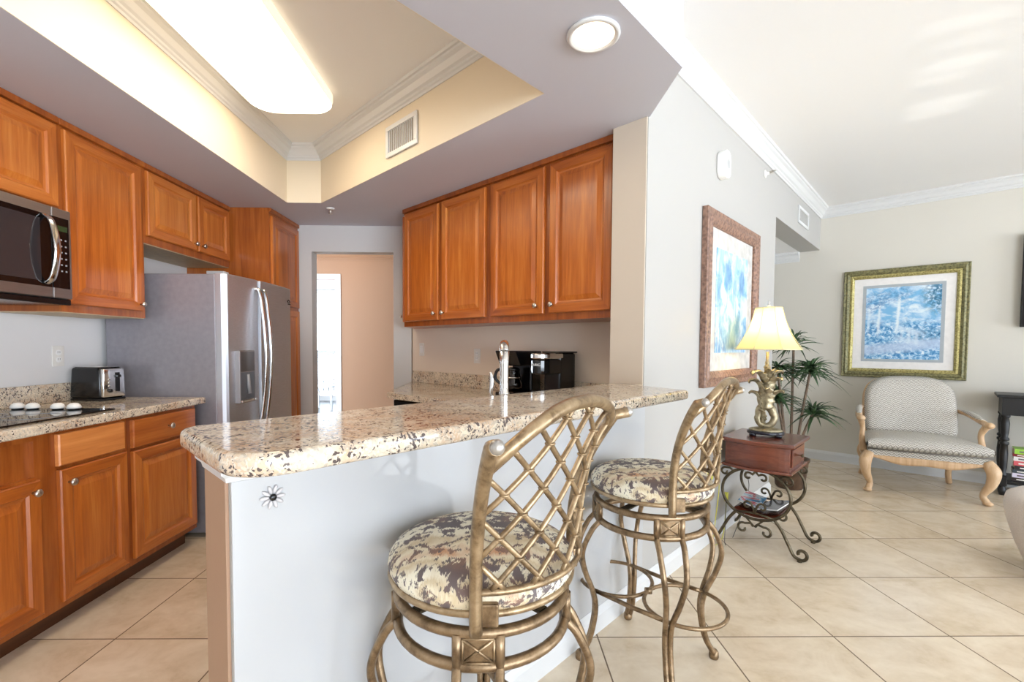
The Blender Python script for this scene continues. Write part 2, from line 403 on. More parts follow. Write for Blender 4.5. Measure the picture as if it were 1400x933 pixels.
M['wood_pale'] = wood('pale_cherry_front', 0, (202, 120, 58), (220, 142, 76), (230, 156, 92))
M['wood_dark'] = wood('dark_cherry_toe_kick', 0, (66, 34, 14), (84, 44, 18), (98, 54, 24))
M['under'] = plain('cabinet_underside', (206, 186, 150), .5)
M['granite'] = granite('granite_bar', (216, 200, 176), (206, 178, 150), (92, 80, 78), (166, 158, 148))
M['nickel'] = plain('satin_nickel', (205, 200, 192), .28, 1, noise=.02)
M['chrome'] = plain('polished_steel', (215, 214, 212), .12, 1, noise=0)
def brushed(name, c, ax, rough=.28):
    x = NT(name); k = [400]*3; k[ax] = 4
    f = x.noise(x.map(k), 1, 3)
    x.set(Base__Color=x.ramp(f, [(.3, [v*.94 for v in c]), (.7, c)]), Metallic=1.0, Roughness=x.math('ADD', rough-.04, x.math('MULTIPLY', f, .1)))
    return x.m
M['steel'] = brushed('brushed_stainless', (216, 220, 228), 0, .46)
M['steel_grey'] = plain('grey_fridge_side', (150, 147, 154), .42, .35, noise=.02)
M['dark_steel'] = brushed('dark_stainless', (160, 154, 152), 0, .42)
M['black'] = plain('black_plastic', (13, 13, 15), .22, noise=0)
M['black_gloss'] = plain('black_gloss', (10, 10, 12), .05, noise=0)
M['black_satin'] = wood('black_painted_wood', 2, (10, 9, 10), (16, 15, 16), (24, 22, 23), .42, 1.0, .0)
M['display'] = plain('smoky_window', (48, 44, 46), .08, noise=0)
M['white_plastic'] = plain('white_plastic', (240, 239, 236), .35, noise=0)
M['ivory'] = plain('ivory_switch', (232, 228, 220), .35, noise=0)
M['grey_plastic'] = plain('grey_plastic', (150, 152, 156), .35, noise=0)
def bronze(name, d, l, rough=.36):
    x = NT(name); f = x.noise(x.obj(), 24, 5, .65, .3)
    x.set(Base__Color=x.ramp(f, [(.3, d), (.52, l), (.72, [min(255, v+26) for v in l])]), Metallic=.75, Roughness=rough); return x.m
M['bronze'] = bronze('antique_bronze', (92, 73, 53), (146, 122, 93))
M['bronze_post'] = bronze('antique_gold_bronze', (102, 82, 59), (162, 139, 108))
M['iron'] = bronze('dark_bronze_iron', (58, 50, 38), (88, 78, 60), .42)
M['finial'] = bronze('worn_silver_tip', (110, 102, 92), (172, 168, 162), .35)
M['seat'] = ikat()
M['weave'] = weave()
M['light_wood'] = wood('limed_oak', 2, (182, 144, 104), (206, 170, 130), (220, 190, 154), .45, 2.0, .05)
M['table_wood'] = wood('mahogany', 0, (70, 30, 18), (96, 44, 26), (122, 60, 36), .25, 1.5, .5)
M['plexi'] = NT('clear_panel_over_white').set(Base__Color=lin((188, 189, 190)), Roughness=.5, Coat__Weight=1.0, Coat__Roughness=.01, Coat__IOR=1.6).m
M['acrylic'] = plain('clear_acrylic_edge', (246, 246, 248), .1, noise=0)
M['mat_board'] = plain('white_mat_board', (236, 232, 228), .7, noise=.01)
M['mat_grey'] = plain('grey_mat_board', (172, 178, 182), .6, noise=.01)
M['frame_brown'] = None
def carved(name, d, l, sc, metal=.0, rough=.45):
    x = NT(name); v = x.n('TexVoronoi', Vector=x.obj(), Scale=sc).outputs[0]; f = x.noise(x.obj(), sc*1.3, 4, .6, .8)
    g = x.math('ADD', x.math('MULTIPLY', v, .5), x.math('MULTIPLY', f, .6))
    x.set(Base__Color=x.ramp(g, [(.3, d), (.7, l)]), Roughness=rough, Metallic=metal); x.bump(g, .8, .006); return x.m
M['frame_brown'] = carved('carved_brown_frame', (92, 66, 54), (150, 116, 98), 45)
M['frame_green'] = carved('green_gold_frame', (78, 76, 50), (140, 134, 92), 55, .2)
M['frame_gold'] = carved('gold_inner_frame', (120, 108, 58), (196, 184, 122), 70, .5)
M['frame_side'] = plain('dark_frame_side', (60, 48, 44), .5)
M['art_tall'] = painting('blue_garden_print', 'tall')
M['art_wide'] = painting('blue_terrace_print', 'wide')
M['leaf_green'] = plain('leaf_green', (66, 92, 58), .42, noise=.25, scale=14)
M['stem'] = plain('brown_stem', (112, 92, 74), .7, noise=.12)
M['pot'] = plain('brown_pot', (92, 68, 50), .5, noise=.1)
M['lamp_gold'] = bronze('antique_gold_leaf', (84, 74, 54), (162, 150, 122), .42)
M['navy'] = plain('black_lamp_foot', (34, 34, 42), .2, noise=0)
def emit(name, c, st):
    x = NT(name); x.set(Base__Color=lin((250, 248, 244)), Roughness=.4, Emission__Color=lin(c), Emission__Strength=st); return x.m
M['diffuser'] = emit('lit_diffuser', (255, 236, 206), CEIL_LAMP)
M['bulb'] = emit('lit_bulb', (255, 228, 190), 9)
M['lamp_bulb'] = emit('lit_table_bulb', (255, 236, 200), 9)
M['dome'] = emit('lit_dome', (255, 214, 170), 2.2)
def shade_mat():
    x = NT('cream_silk_shade'); x.set(Base__Color=lin((238, 222, 168)), Roughness=.8)
    tr = x.n('BsdfTranslucent', Color=lin((244, 222, 148))); mx = x.n('MixShader', Fac=.45)
    x.link(x.b.outputs[0], mx.inputs[1]); x.link(tr.outputs[0], mx.inputs[2])
    x.link(mx.outputs[0], x.t.nodes['Material Output'].inputs[0]); return x.m
M['shade'] = shade_mat()
M['shade_trim'] = plain('shade_trim', (226, 214, 170), .7)
M['yellow'] = plain('yellow_cord', (196, 188, 74), .5)
M['dark_cord'] = plain('dark_cord', (70, 66, 62), .5)
M['sofa'] = plain('greige_upholstery', (206, 196, 188), .85, noise=.03, scale=200)
def glass(name, tint=(255, 255, 255), rough=0):
    x = NT(name); x.set(Base__Color=lin(tint), Roughness=rough, Transmission__Weight=1.0, IOR=1.45); return x.m
M['glass'] = glass('clear_glass', (245, 250, 250))
M['coffee'] = glass('smoked_glass', (120, 110, 104))
M['balcony'] = plain('grey_blue_floor', (44, 48, 58), .3, noise=.05)
M['rail_blue'] = plain('grey_railing', (26, 38, 52), .5)
M['rail_white'] = plain('white_railing', (238, 240, 243), .5)
M['dark_void'] = plain('louvre_shadow_grey', (120, 112, 100), .7, noise=0)

# ================================================================== the room
ZS, ZC = 2.36, 2.79       # kitchen ceiling, main ceiling
XL, YB = -2.53, 4.33      # left kitchen wall, back kitchen wall
AC = 6.15                 # wall behind the armchair (a)
NP = -1.08                # face of the bar wall and the living room wall (n)
def AN(a, n): return (S2*(a+n), S2*(a-n))
def wbox(name, mat, boxes, rz=0):
    m = MB()
    for b in boxes: m.box(*b)
    return struct(m.build(name, mat, rz=rz))
# floor and ceilings
m = MB(); m.box(-7, 10, -6.5, 6.3, -.06, 0); struct(m.build('floor', M['floor']))
m = MB(); m.box(-7, -1.8, 6.3, 10.5, -.06, 0); struct(m.build('floor_far_room', M['balcony']))
m = MB(); m.prism([AN(AC+.12, -3.4), AN(AC+.12, 4.4), AN(-3.7, 4.4), (XL-.1, -2.6), (XL-.1, YB+.1), (-.7, YB+.1), AN(2.6, -3.4)], ZC, ZC+.1)
struct(m.build('ceiling', M['ceiling']))
tray = [(-1.655, .2075), AN(1.6, -1.317), (-1.385, 3.66), (-1.655, 3.66)]
hull = [(XL, -1.40), AN(1.829, -.80), (.728, 2.26), AN(2.11, -1.083), AN(2.5, -1.083), AN(2.5, -3.65), (-.81, YB), (XL, YB)]
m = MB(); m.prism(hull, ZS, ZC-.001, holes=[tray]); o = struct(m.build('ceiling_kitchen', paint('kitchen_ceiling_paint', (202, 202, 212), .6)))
# tray sides are painted warm beige like the kitchen walls: thin lining boards
m = MB(); n_ = len(tray)
for i in range(n_):
    a, b = Vector(tray[i]), Vector(tray[(i+1) % n_]); d = (b-a).normalized(); q = Vector((-d.y, d.x))*.004
    m.prism([a, b, b+q, a+q], ZS+.0005, ZC-.002)
struct(m.build('ceiling_tray_side', M['tray']))
# walls
wbox('wall_left', M['kitchen_wall'], [(XL-.12, XL, -2.45, YB+.12, 0, ZC)])
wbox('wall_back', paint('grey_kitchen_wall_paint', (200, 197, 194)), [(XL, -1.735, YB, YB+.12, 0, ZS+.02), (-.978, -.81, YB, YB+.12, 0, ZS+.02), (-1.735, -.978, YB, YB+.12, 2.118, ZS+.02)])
wbox('wall_kitchen_right', paint('warm_kitchen_wall_paint', (232, 216, 198)), [(-3.62, -1.27, 2.49, 2.6, 0, ZC)], RN)
m = MB(); m.box(-1.27, NP, 2.10, 4.36, 0, ZC-.001); m.box(-1.27, NP, 4.36, AC, 2.345, ZC-.001)
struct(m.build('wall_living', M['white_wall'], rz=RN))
# beige kitchen-side return of the pier
m = MB(); m.box(-1.268, NP-.004, 2.092, 2.0995, 1.03, ZS-.001); struct(m.build('wall_pier_end', M['wall'], rz=RN))
wbox('wall_chair', M['chair_wall'], [(-3.4, 4.4, AC, AC+.12, 0, ZC)], RN)
wbox('wall_alcove', M['chair_wall'], [(-3.4, -1.27, 4.24, 4.36, 0, 2.47), (-3.4, -3.28, 4.36, AC, 0, 2.47)], RN)
wbox('ceiling_alcove', M['ceiling'], [(-3.28, -1.272, 4.361, AC-.001, 2.346, 2.46)], RN)
# living room walls with large windows (beside and behind the camera)
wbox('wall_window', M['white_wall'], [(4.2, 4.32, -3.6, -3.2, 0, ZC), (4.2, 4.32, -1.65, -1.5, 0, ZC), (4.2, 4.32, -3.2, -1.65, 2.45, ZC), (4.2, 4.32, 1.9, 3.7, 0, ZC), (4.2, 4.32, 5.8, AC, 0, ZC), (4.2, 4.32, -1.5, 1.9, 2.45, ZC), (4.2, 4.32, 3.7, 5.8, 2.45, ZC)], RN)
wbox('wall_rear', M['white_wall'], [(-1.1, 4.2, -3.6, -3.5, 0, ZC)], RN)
def win(name, lo, hi, k):
    m = MB(); t = .05
    for c in (lo, (lo+hi)/2-t/2, hi-t):
        m.box(*((4.22, 4.29, c, c+t, .02, 2.45) if k == 'n' else (c, c+t, -3.58, -3.52, .02, 2.45)))
    for z in (.02, 2.40):
        m.box(*((4.22, 4.29, lo, hi, z, z+.05) if k == 'n' else (lo, hi, -3.58, -3.52, z, z+.05)))
    struct(m.build(name, M['trim'], rz=RN))
win('window_1', -1.5, 1.9, 'n'); win('window_2', 3.7, 5.8, 'n'); win('window_3', -3.2, -1.65, 'n')
# bar half wall; its end is a darker tan with its shade put into the colour
m = MB(); m.box(-1.25, NP, .285, 2.0995, 0, 1.022); struct(m.build('wall_bar', M['white_wall'], rz=RN))
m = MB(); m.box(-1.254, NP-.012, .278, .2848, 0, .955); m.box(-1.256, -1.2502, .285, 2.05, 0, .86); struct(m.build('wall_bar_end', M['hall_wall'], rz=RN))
# moulded cap under the bar counter
m = MB(); path = [(-1.25, 2.08), (-1.25, .285), (NP, .285), (NP, 2.10)]
prof = [(0, .958), (.010, .958), (.012, .968), (.022, .978), (.024, .995), (.036, 1.006), (.038, 1.0225), (0, 1.0225)]
path = path[::-1]
m.sweep(path, [(-0 + o, z) for o, z in prof]); struct(m.build('trim_1', M['trim'], rz=RN))
# crown moulding
def crown(zc, s=1.0):
    return [(o*s, zc + z*s) for o, z in [(0, -.105), (.010, -.105), (.012, -.092), (.020, -.086), (.022, -.075), (.034, -.066), (.05, -.04), (.066, -.028), (.068, -.018), (.078, -.014), (.084, 0), (0, 0)]]
W2 = lambda a, n: AN(a, n)
m = MB(); m.sweep([W2(AC, 4.2), W2(AC, NP), W2(2.11, NP), W2(1.829, -.80), W2(-2.6, -.80)], crown(ZC))
struct(m.build('trim_2', M['trim']))
m = MB(); m.sweep(tray, crown(ZC-.001)[:], closed=True); struct(m.build('trim_3', M['trim']))
m = MB(); m.sweep([W2(AC, -1.272), W2(AC, -3.28), W2(4.361, -3.28), W2(4.361, -1.272)], crown(2.345)); struct(m.build('trim_4', M['trim']))
# baseboards
bprof = lambda h=.105: [(0, 0), (.016, 0), (.016, h-.03), (.012, h-.018), (.008, h-.01), (.004, h), (0, h)]
m = MB(); m.sweep([W2(4.361, -3.2), W2(4.361, NP), W2(.285, NP)], bprof()); struct(m.build('baseboard_bar', M['trim']))
m = MB(); m.sweep([W2(AC, 4.2), W2(AC, -3.28)], bprof()); struct(m.build('baseboard_chair', M['trim']))
# hallway behind the kitchen doorway, the lit room and balcony beyond it
YH = 6.2
wbox('wall_hall', M['hall_wall'], [(-3.9, -3.08, YH, YH+.12, 0, 2.5), (-2.17, .6, YH, YH+.12, 0, 2.5), (-3.08, -2.17, YH, YH+.12, 2.14, 2.5)])
wbox('wall_hall_left', M['hall_wall'], [(-3.9, -3.8, YB+.12, YH, 0, 2.5)]); wbox('wall_hall_right', M['hall_wall'], [(.6, .7, YB-.9, YH, 0, 2.5)])
wbox('ceiling_hall', M['ceiling'], [(-3.9, .7, YB+.121, YH+.12, 2.5, 2.58)])
m = MB(); m.sweep([(.6, YH), (-3.8, YH)], crown(2.5, 1.1)); struct(m.build('trim_5', M['hall_wall']))  # crown in the wall tan: the dim warm light is put into its colour
m = MB(); m.box(-2.172, -2.10, YH-.015, YH, 0, 2.1345); m.box(-3.15, -2.10, YH-.015, YH, 2.135, 2.20); m.box(-3.15, -3.078, YH-.015, YH, 0, 2.1345); struct(m.build('trim_6', M['trim']))
wbox('wall_far_room', M['white_wall'], [(-6.6, -6.5, YH+.12, 10.5, 0, 2.5), (-1.9, -1.8, YH+.12, 10.5, 0, 2.5)])
wbox('ceiling_far_room', M['ceiling'], [(-6.6, -1.8, YH+.121, 10.5, 2.5, 2.58)])
m = MB()
for x0 in (-6.5, -4.95, -3.5, -1.98): m.box(x0, x0+.08, 10.42, 10.5, .09, 2.5)
m.box(-6.5, -1.9, 10.40, 10.5, 0.001, .12); m.box(-6.5, -1.9, 10.42, 10.5, 2.42, 2.499)
d = struct(m.build('door_1', M['trim']))
m = MB(); m.box(-6.4, -1.95, 10.455, 10.463, .12, 2.42); g = m.build('pane', M['glass'], d)
m = MB(); m.box(-6.9, -1.6, 10.5, 12.6, -.06, 0); struct(m.build('floor_balcony', M['balcony']))
for x0, x1 in ((-4.05, .55),): pass
ld = bpy.data.lights.new('hall_lamp', 'POINT'); ld.energy = 1.0; ld.color = (1, .66, .42); ld.shadow_soft_size = .05
lo = bpy.data.objects.new('hall_lamp', ld); COL.objects.link(lo); lo.location = (-1.95, 5.62, 2.36)
t = thing('ceiling_lamp', 'small round lit dome lamp on the hallway ceiling seen through the doorway', 'ceiling lamp', (-2.08, 5.5, 2.5))
m = MB(); m.lathe([(.15, 0), (.15, -.02), (.13, -.025)], seg=24); m.build('base', M['nickel'], t)
m = MB(); m.lathe([(.13, -.024), (.12, -.05), (.08, -.075), (.03, -.088), (0, -.09)], seg=24); m.build('shade', M['dome'], t)
t = thing('railing', 'white balcony railing with thin bars and grey top rail beyond the far room', 'railing', (-4.2, 11.8, 0))
m = MB(); m.box(-2.6, 2.6, -.06, .06, 1.04, 1.13, .01); m.build('top_rail', M['rail_blue'], t)
for x in (-2.57, 2.57): MB().box(x-.03, x+.03, -.03, .03, .0005, 1.04).build('post', M['rail_white'], t)
m = MB(); m.box(-2.6, 2.6, -.02, .02, .06, .1); m.build('bottom_rail', M['rail_white'], t)
for i in range(41):
    m = MB(); m.tube([(-2.6+i*.13, 0, .09), (-2.6+i*.13, 0, 1.05)], .021, 6); m.build('baluster', M['rail_blue'], t)
t = thing('side_chair', 'white wooden chair in the bright room past the hallway door', 'chair', (-3.38, 9.0, 0))
for sx in (-.2, .2):
    for sy in (-.2, .2):
        m = MB(); m.box(sx-.02, sx+.02, sy-.02, sy+.02, 0, .88 if sy > 0 else .44, .004); m.build('leg', M['rail_white'], t)
m = MB(); m.box(-.23, .23, -.23, .22, .44, .475, .01); m.build('seat', M['rail_white'], t)
m = MB()
for z in (.58, .70, .82): m.box(-.2, .2, .185, .215, z, z+.06, .004)
m.build('backrest', M['rail_white'], t)

# ================================================================== kitchen cabinets
def door_mesh(w, h, th=.02, rail=.058, flat=False):
    """raised-panel door, origin at its lower left corner, front towards -y"""
    t = bmesh.new(); loops = []
    spec = [(0, 0), (0, -th+.005), (.005, -th)]
    if not flat: spec += [(rail-.008, -th), (rail, -th+.008), (rail+.010, -th+.010), (rail+.038, -th+.002), (rail+.042, -th+.002)]
    for i, y in spec:
        loops.append([t.verts.new(p) for p in ((i, y, i), (w-i, y, i), (w-i, y, h-i), (i, y, h-i))])
    for k, (A, B) in enumerate(zip(loops, loops[1:])):
        for j in range(4):
            f = t.faces.new((A[j], A[(j+1) % 4], B[(j+1) % 4], B[j]))
            if k < 5 and j in (0, 2) and not flat: f.material_index = 1
    t.faces.new(loops[-1]); t.faces.new(loops[0][::-1])
    bmesh.ops.recalc_face_normals(t, faces=t.faces)
    m = MB(); m.bm.free(); m.bm = t; return m
def knob(parent, x, z, y=-.02):
    m = MB(); m.lathe([(.006, 0), (.005, .012), (.008, .016), (.0155, .020), (.0165, .025), (.013, .030), (.005, .033), (0, .0335)], seg=16,
                      M=Matrix.Translation((x, y, z)) @ Matrix.Rotation(pi/2, 4, 'X'))
    m.build('knob', M['nickel'], parent)
def add_door(root, x, z, w, h, kn=None, name='door'):
    o = door_mesh(w, h).build(name, [M['wood_v'], M['wood_h']], root, (x, 0, z))
    if kn: knob(o, kn[0], kn[1])
    return o
def carcass(root, w, d, z0, z1, x0=0, top_trim=False, opening=None):
    m = MB()
    if opening is None: m.box(x0, x0+w, .0005, d, z0, z1)
    else:
        ox0, ox1, oz0, oz1 = opening
        m.box(x0, x0+w, .02, d, z0, z1); m.box(x0, ox0, .0005, .02, z0, z1); m.box(ox1, x0+w, .0005, .02, z0, z1)
        m.box(ox0, ox1, .0005, .02, z0, oz0); m.box(ox0, ox1, .0005, .02, oz1, z1)
    if top_trim: m.box(x0-.0, x0+w, -.018, .01, z1-.032, z1, .004)
    return m.build('carcass', M['wood_frame'], root)
RL = pi/2     # cabinets of the left run: local x -> +Y, back -> -X
def left_cab(name, label, y0, x=-2.18, z=0): return thing(name, label, 'cabinet', (x, y0, z), RL)
XU = -2.18
# above the microwave
c = left_cab('wall_cabinet', 'short cherry wall cabinet above the microwave', 1.575, XU, 1.905)
carcass(c, .758, .35, 0, ZS-1.906, top_trim=True)
add_door(c, .01, .012, .36, .40); add_door(c, .385, .012, .36, .40, None)
# tall single-door wall cabinet
c = left_cab('wall_cabinet', 'tall cherry wall cabinet with one door between microwave and refrigerator', 2.336, XU, 1.408)
carcass(c, .545, .35, 0, ZS-1.409, top_trim=True)
add_door(c, .022, .04, .488, .865, (.462, .04))
m = MB(); m.box(.005, .54, .005, .345, -.004, -.0005); m.build('bottom_panel', M['under'], c)
# above the refrigerator
c = left_cab('wall_cabinet', 'short two-door cherry wall cabinet above the refrigerator', 2.883, XU, 1.872)
carcass(c, .90, .35, 0, ZS-1.873, top_trim=True)
add_door(c, .018, .048, .455, .395, (.43, .045)); add_door(c, .498, .048, .385, .395, (.035, .045))
m = MB(); m.box(.005, .895, .005, .345, -.004, -.0005); m.build('bottom_panel', M['under'], c)
# pantry
c = left_cab('pantry_cabinet', 'tall cherry pantry cabinet beyond the refrigerator by the doorway', 3.79, -1.86, 0)
carcass(c, .537, .665, .1, ZS-.001, top_trim=True)
add_door(c, .02, 1.585, .497, .715, (.04, .05)); add_door(c, .02, .14, .497, 1.42, (.04, 1.35))
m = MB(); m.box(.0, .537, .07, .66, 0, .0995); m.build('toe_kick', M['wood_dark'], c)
for z in (1.66, 1.50):
    m = MB(); m.tube([(.518, -.012, z-.02), (.518, -.012, z+.02)], .006, 8); m.build('hinge', M['nickel'], c)
# base cabinets
XB = -1.885
c = left_cab('base_cabinet', 'cherry base cabinet under the black cooktop with one pale false drawer front', 1.40, XB, 0)
carcass(c, .945, .64, .1, .873, opening=(.115, .48, .70, .85))
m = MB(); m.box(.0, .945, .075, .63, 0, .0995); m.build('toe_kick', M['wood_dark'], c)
add_door(c, .10, .13, .388, .56, (.352, .515)); add_door(c, .572, .13, .355, .575, (.036, .515))
o = door_mesh(.348, .138, flat=True).build('false_drawer_front', M['wood_pale'], c, (.568, 0, .722))
c = left_cab('base_cabinet', 'cherry base cabinet with drawer and door beside the refrigerator', 2.346, XB, 0)
carcass(c, .526, .64, .1, .873)
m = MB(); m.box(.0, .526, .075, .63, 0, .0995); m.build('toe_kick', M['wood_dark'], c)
add_door(c, .022, .135, .484, .56)
o = door_mesh(.484, .145, flat=True).build('drawer', M['wood_h'], c, (.022, 0, .712)); knob(o, .25, .075)
# left worktop and backsplash
o = MB().prism([(XL+.002, 1.385), (-1.858, 1.385), (-1.858, 2.938), (XL+.002, 2.938)], .8735, .914, bev=.008).build('countertop', M['granite'])
tag(o, 'left granite countertop with bullnose edge below the microwave', 'countertop')
o = MB().box(XL+.002, XL+.024, 1.385, 2.935, .9145, 1.02, .003).build('backsplash', M['granite']); tag(o, 'granite backsplash strip behind the cooktop and toaster', 'backsplash')
# cooktop with its knobs
t = thing('cooktop', 'black glass cooktop with four white knobs set in the left countertop', 'cooktop', (-2.17, 1.96, .914))
MB().box(-.245, .235, -.385, .385, .0005, .008, .003).build('glass_top', M['black_gloss'], t)
for x in (-2.372, -2.298, -2.176, -2.096):
    k = MB().lathe([(.022, .0085), (.022, .012), (.018, .013)], (x+2.17, .335, 0), 20).build('knob', M['black'], t)
    MB().lathe([(.0185, .0125), (.028, .014), (.0285, .020), (.024, .031), (.014, .039), (0, .041)], (x+2.17, .335, 0), 20).build('knob_cap', M['white_plastic'], k)
for x, y, r in ((-.12, -.2, .1), (.1, -.2, .08), (-.12, .1, .08), (.1, .1, .1)):
    MB().tube([(x+r*cos(i*pi/16), y+r*sin(i*pi/16), .0085) for i in range(32)], .0012, 6, True).build('burner_ring', M['grey_plastic'], t)
# microwave
t = thing('microwave_oven', 'stainless over-the-range microwave oven with black door window', 'microwave', (-2.12, 1.577, 1.455), RL)
MB().box(0, .758, .03, .40, .0, .445, .004).build('body', M['dark_steel'], t)
dr = MB().box(.004, .655, 0, .03, .012, .443, .004).build('door', M['dark_steel'], t)
MB().box(.06, .60, -.002, .004, .085, .375, .001).build('door_window', M['display'], dr)
m = MB(); m.box(.03, .652, -.001, .003, .06, .40, .001); m.build('window_border', M['black_gloss'], dr)
pts = bez([(.622, -.004, .075), (.622, -.036, .11), (.622, -.058, .235), (.622, -.036, .36), (.622, -.004, .395)], 8)
m = MB(); m.tube(pts, .017, 12, flat=.45); m.build('door_handle', M['chrome'], dr)
cp = MB().box(.658, .756, 0, .03, .012, .443, .004).build('control_panel', M['dark_steel'], t)
MB().box(.658, .742, -.002, .004, .06, .40, .001).build('touch_panel', M['black_gloss'], cp)
MB().box(.668, .732, -.0032, 0, .335, .36).build('clock_display', plain('dim_green_display', (50, 66, 40), .2, noise=0), cp)
for r in range(6):
    for q in range(3): MB().box(.673+q*.023, .681+q*.023, -.0034, 0, .29-r*.03, .297-r*.03).build('button', M['grey_plastic'], cp)
MB().box(.0, .758, .01, .38, -.018, .010, .004).build('vent_base', M['black'], t)
# refrigerator
t = thing('refrigerator', 'stainless side-by-side refrigerator with ice and water dispenser', 'refrigerator', (-1.792, 2.948, 0), RL - radians(1.0))
MB().box(0, .825, .0, .70, .03, 1.695, .006).build('cabinet_body', M['steel_grey'], t)
def fr_door(x0, x1, name):
    xs = [(x0, .0), (x0, -.035)] + [(x0+.008, -.055)]
    n = 12
    for i in range(n+1):
        x = x0 + .02 + (x1-x0-.04)*i/n; u = (x-0)/.825
        xs.append((x, -.062 - .035*(1-(2*u-1)**2)*.9 - .035*u))
    ue = x1/.825
    xs += [(x1-.006, -.058-.035*(1-(2*ue-1)**2)*.9-.035*ue), (x1, -.04), (x1, 0)]
    m = MB(); m.prism(xs, .08, 1.70, bev=.006, seg=2); return m.build(name, M['steel'], t)
d1 = fr_door(.002, .318, 'freezer_door'); d2 = fr_door(.322, .823, 'refrigerator_door')
def handle(p, x, yb):
    pts = bez([(x, yb+.01, .70), (x, yb-.03, .76), (x, yb-.062, 1.17), (x, yb-.03, 1.585), (x, yb+.01, 1.64)], 10)
    MB().tube(pts, .012, 10).build('door_handle', M['chrome'], p)
handle(d1, .290, -.106); handle(d2, .352, -.110)
yd = -.096
dp = MB().box(.075, .255, yd-.012, -.05, .86, 1.21, .004).build('dispenser', M['dark_steel'], d1)
MB().box(.083, .247, yd-.0135, yd-.01, 1.07, 1.20, .001).build('dispenser_panel', plain('dispenser_panel_grey', (96, 90, 88), .3, .6, noise=0), dp)
MB().box(.085, .245, yd-.013, yd-.01, .885, 1.065, .001).build('dispenser_recess', plain('dispenser_recess_grey', (104, 108, 116), .35, .3, noise=0), dp)
MB().tube([(.165, yd-.012, 1.05), (.165, yd-.024, .92)], .012, 8).build('dispenser_paddle', M['grey_plastic'], dp)
MB().box(.08, .25, yd-.026, yd-.01, .868, .882, .002).build('drip_tray', M['chrome'], dp)
m = MB(); m.tube(bez([(.775, -.11, 1.592), (.755, -.111, 1.606), (.735, -.1115, 1.594), (.752, -.1115, 1.583), (.772, -.111, 1.588)], 6), .0035, 6)
for i in range(6): m.tube([(.742+i*.008, -.1115, 1.568), (.742+i*.008, -.1115, 1.568+(.013 if i % 3 == 0 else .008))], .0018, 5)
m.build('logo_mark', M['black'], d2)
m = MB(); m.box(.02, .80, -.02, .05, .0, .078, .004); m.build('kick_grille', M['black'], t)
for x in (.04, .78): MB().box(x-.03, x+.03, -.05, .06, 1.6955, 1.715, .004).build('hinge_cover', M['grey_plastic'], t)
# toaster
t = thing('toaster', 'black two-slice toaster with polished steel end panel beside the refrigerator', 'toaster', (-2.385, 2.772, .9142), radians(-9))
def taper_box(m, x0, x1, y0, y1, z0, z1, k, bev, M_=None):
    b = bmesh.new(); bmesh.ops.create_cube(b, size=1)
    for v in b.verts:
        s_ = 1 if v.co.z < 0 else k
        v.co = Vector(((x0+x1)/2 + v.co.x*(x1-x0)*s_, (y0+y1)/2 + v.co.y*(y1-y0)*(s_ if k != 1 else 1), z0 if v.co.z < 0 else z1))
    bmesh.ops.bevel(b, geom=b.edges[:], offset=bev, segments=3, profile=.5, affect='EDGES')
    for f in b.faces: f.smooth = True
    m._add(b, M_)
m = MB(); taper_box(m, -.112, .100, -.078, .078, .012, .197, .92, .018); m.build('body', M['black'], t)
m = MB(); m.box(-.105, .105, -.075, .075, 0, .014, .004); m.build('base', M['black'], t)
m = MB(); taper_box(m, .085, .112, -.068, .068, .02, .188, .94, .008); e_ = m.build('end_panel', M['chrome'], t)
m = MB(); m.box(.106, .1135, .004, .034, .05, .165, .003); m.build('lever_slot', M['black'], e_)
m = MB(); m.box(.108, .128, .008, .030, .135, .152, .004); m.build('lever', M['black'], e_)
m = MB(); m.lathe([(.012, 0), (.011, .012), (0, .0125)], seg=16, M=Matrix.Translation((.111, -.03, .058)) @ Matrix.Rotation(pi/2, 4, 'Y')); m.build('dial', M['black'], e_)
for z in (.085, .105, .125):
    m = MB(); m.lathe([(.006, 0), (.006, .004), (0, .0045)], seg=12, M=Matrix.Translation((.110, -.033, z)) @ Matrix.Rotation(pi/2, 4, 'Y')); m.build('button', M['nickel'], e_)
m = MB()
for y in (-.03, .03): m.box(-.085, .075, y-.013, y+.013, .193, .1985, .001)
m.build('bread_slot', M['black_gloss'], t)
m = MB(); m.box(-.095, .09, -.062, .062, .1965, .199, .001); m.build('top_rim', M['chrome'], t)

# right-hand wall cabinets (facing the kitchen), local x -> +n, back -> +a
def right_cab(name, label, n0, a0, z): return thing(name, label, 'cabinet', AB(a0, n0, z), RN)
AR = 2.154
c = right_cab('wall_cabinet', 'two-door cherry wall cabinet nearer the doorway, right kitchen wall', -3.249, AR, 1.405)
carcass(c, 1.012, .332, 0, ZS-1.406, top_trim=True)
add_door(c, .03, .04, .442, .868, (.41, .05)); add_door(c, .515, .04, .468, .868, (.03, .05))
c = right_cab('wall_cabinet', 'two-door cherry wall cabinet next to the white pier above the coffee makers', -2.236, AR, 1.405)
carcass(c, .962, .332, 0, ZS-1.406, top_trim=True)
add_door(c, .028, .04, .452, .868, (.405, .05)); add_door(c, .522, .04, .42, .868, (.03, .05))
# angled end cabinet (its door faces the left wall)
c = thing('wall_cabinet', 'angled cherry end cabinet seen edge-on with a knob, beside the doorway', 'cabinet', (-.774, 4.31, 1.405), -pi/2)
m = MB(); m.prism([(.003, .004), (.484, .004), (.018, .47)], 0, ZS-1.406); m.build('carcass', M['wood_v'], c)
add_door(c, .02, .04, .44, .868, (.40, .05))
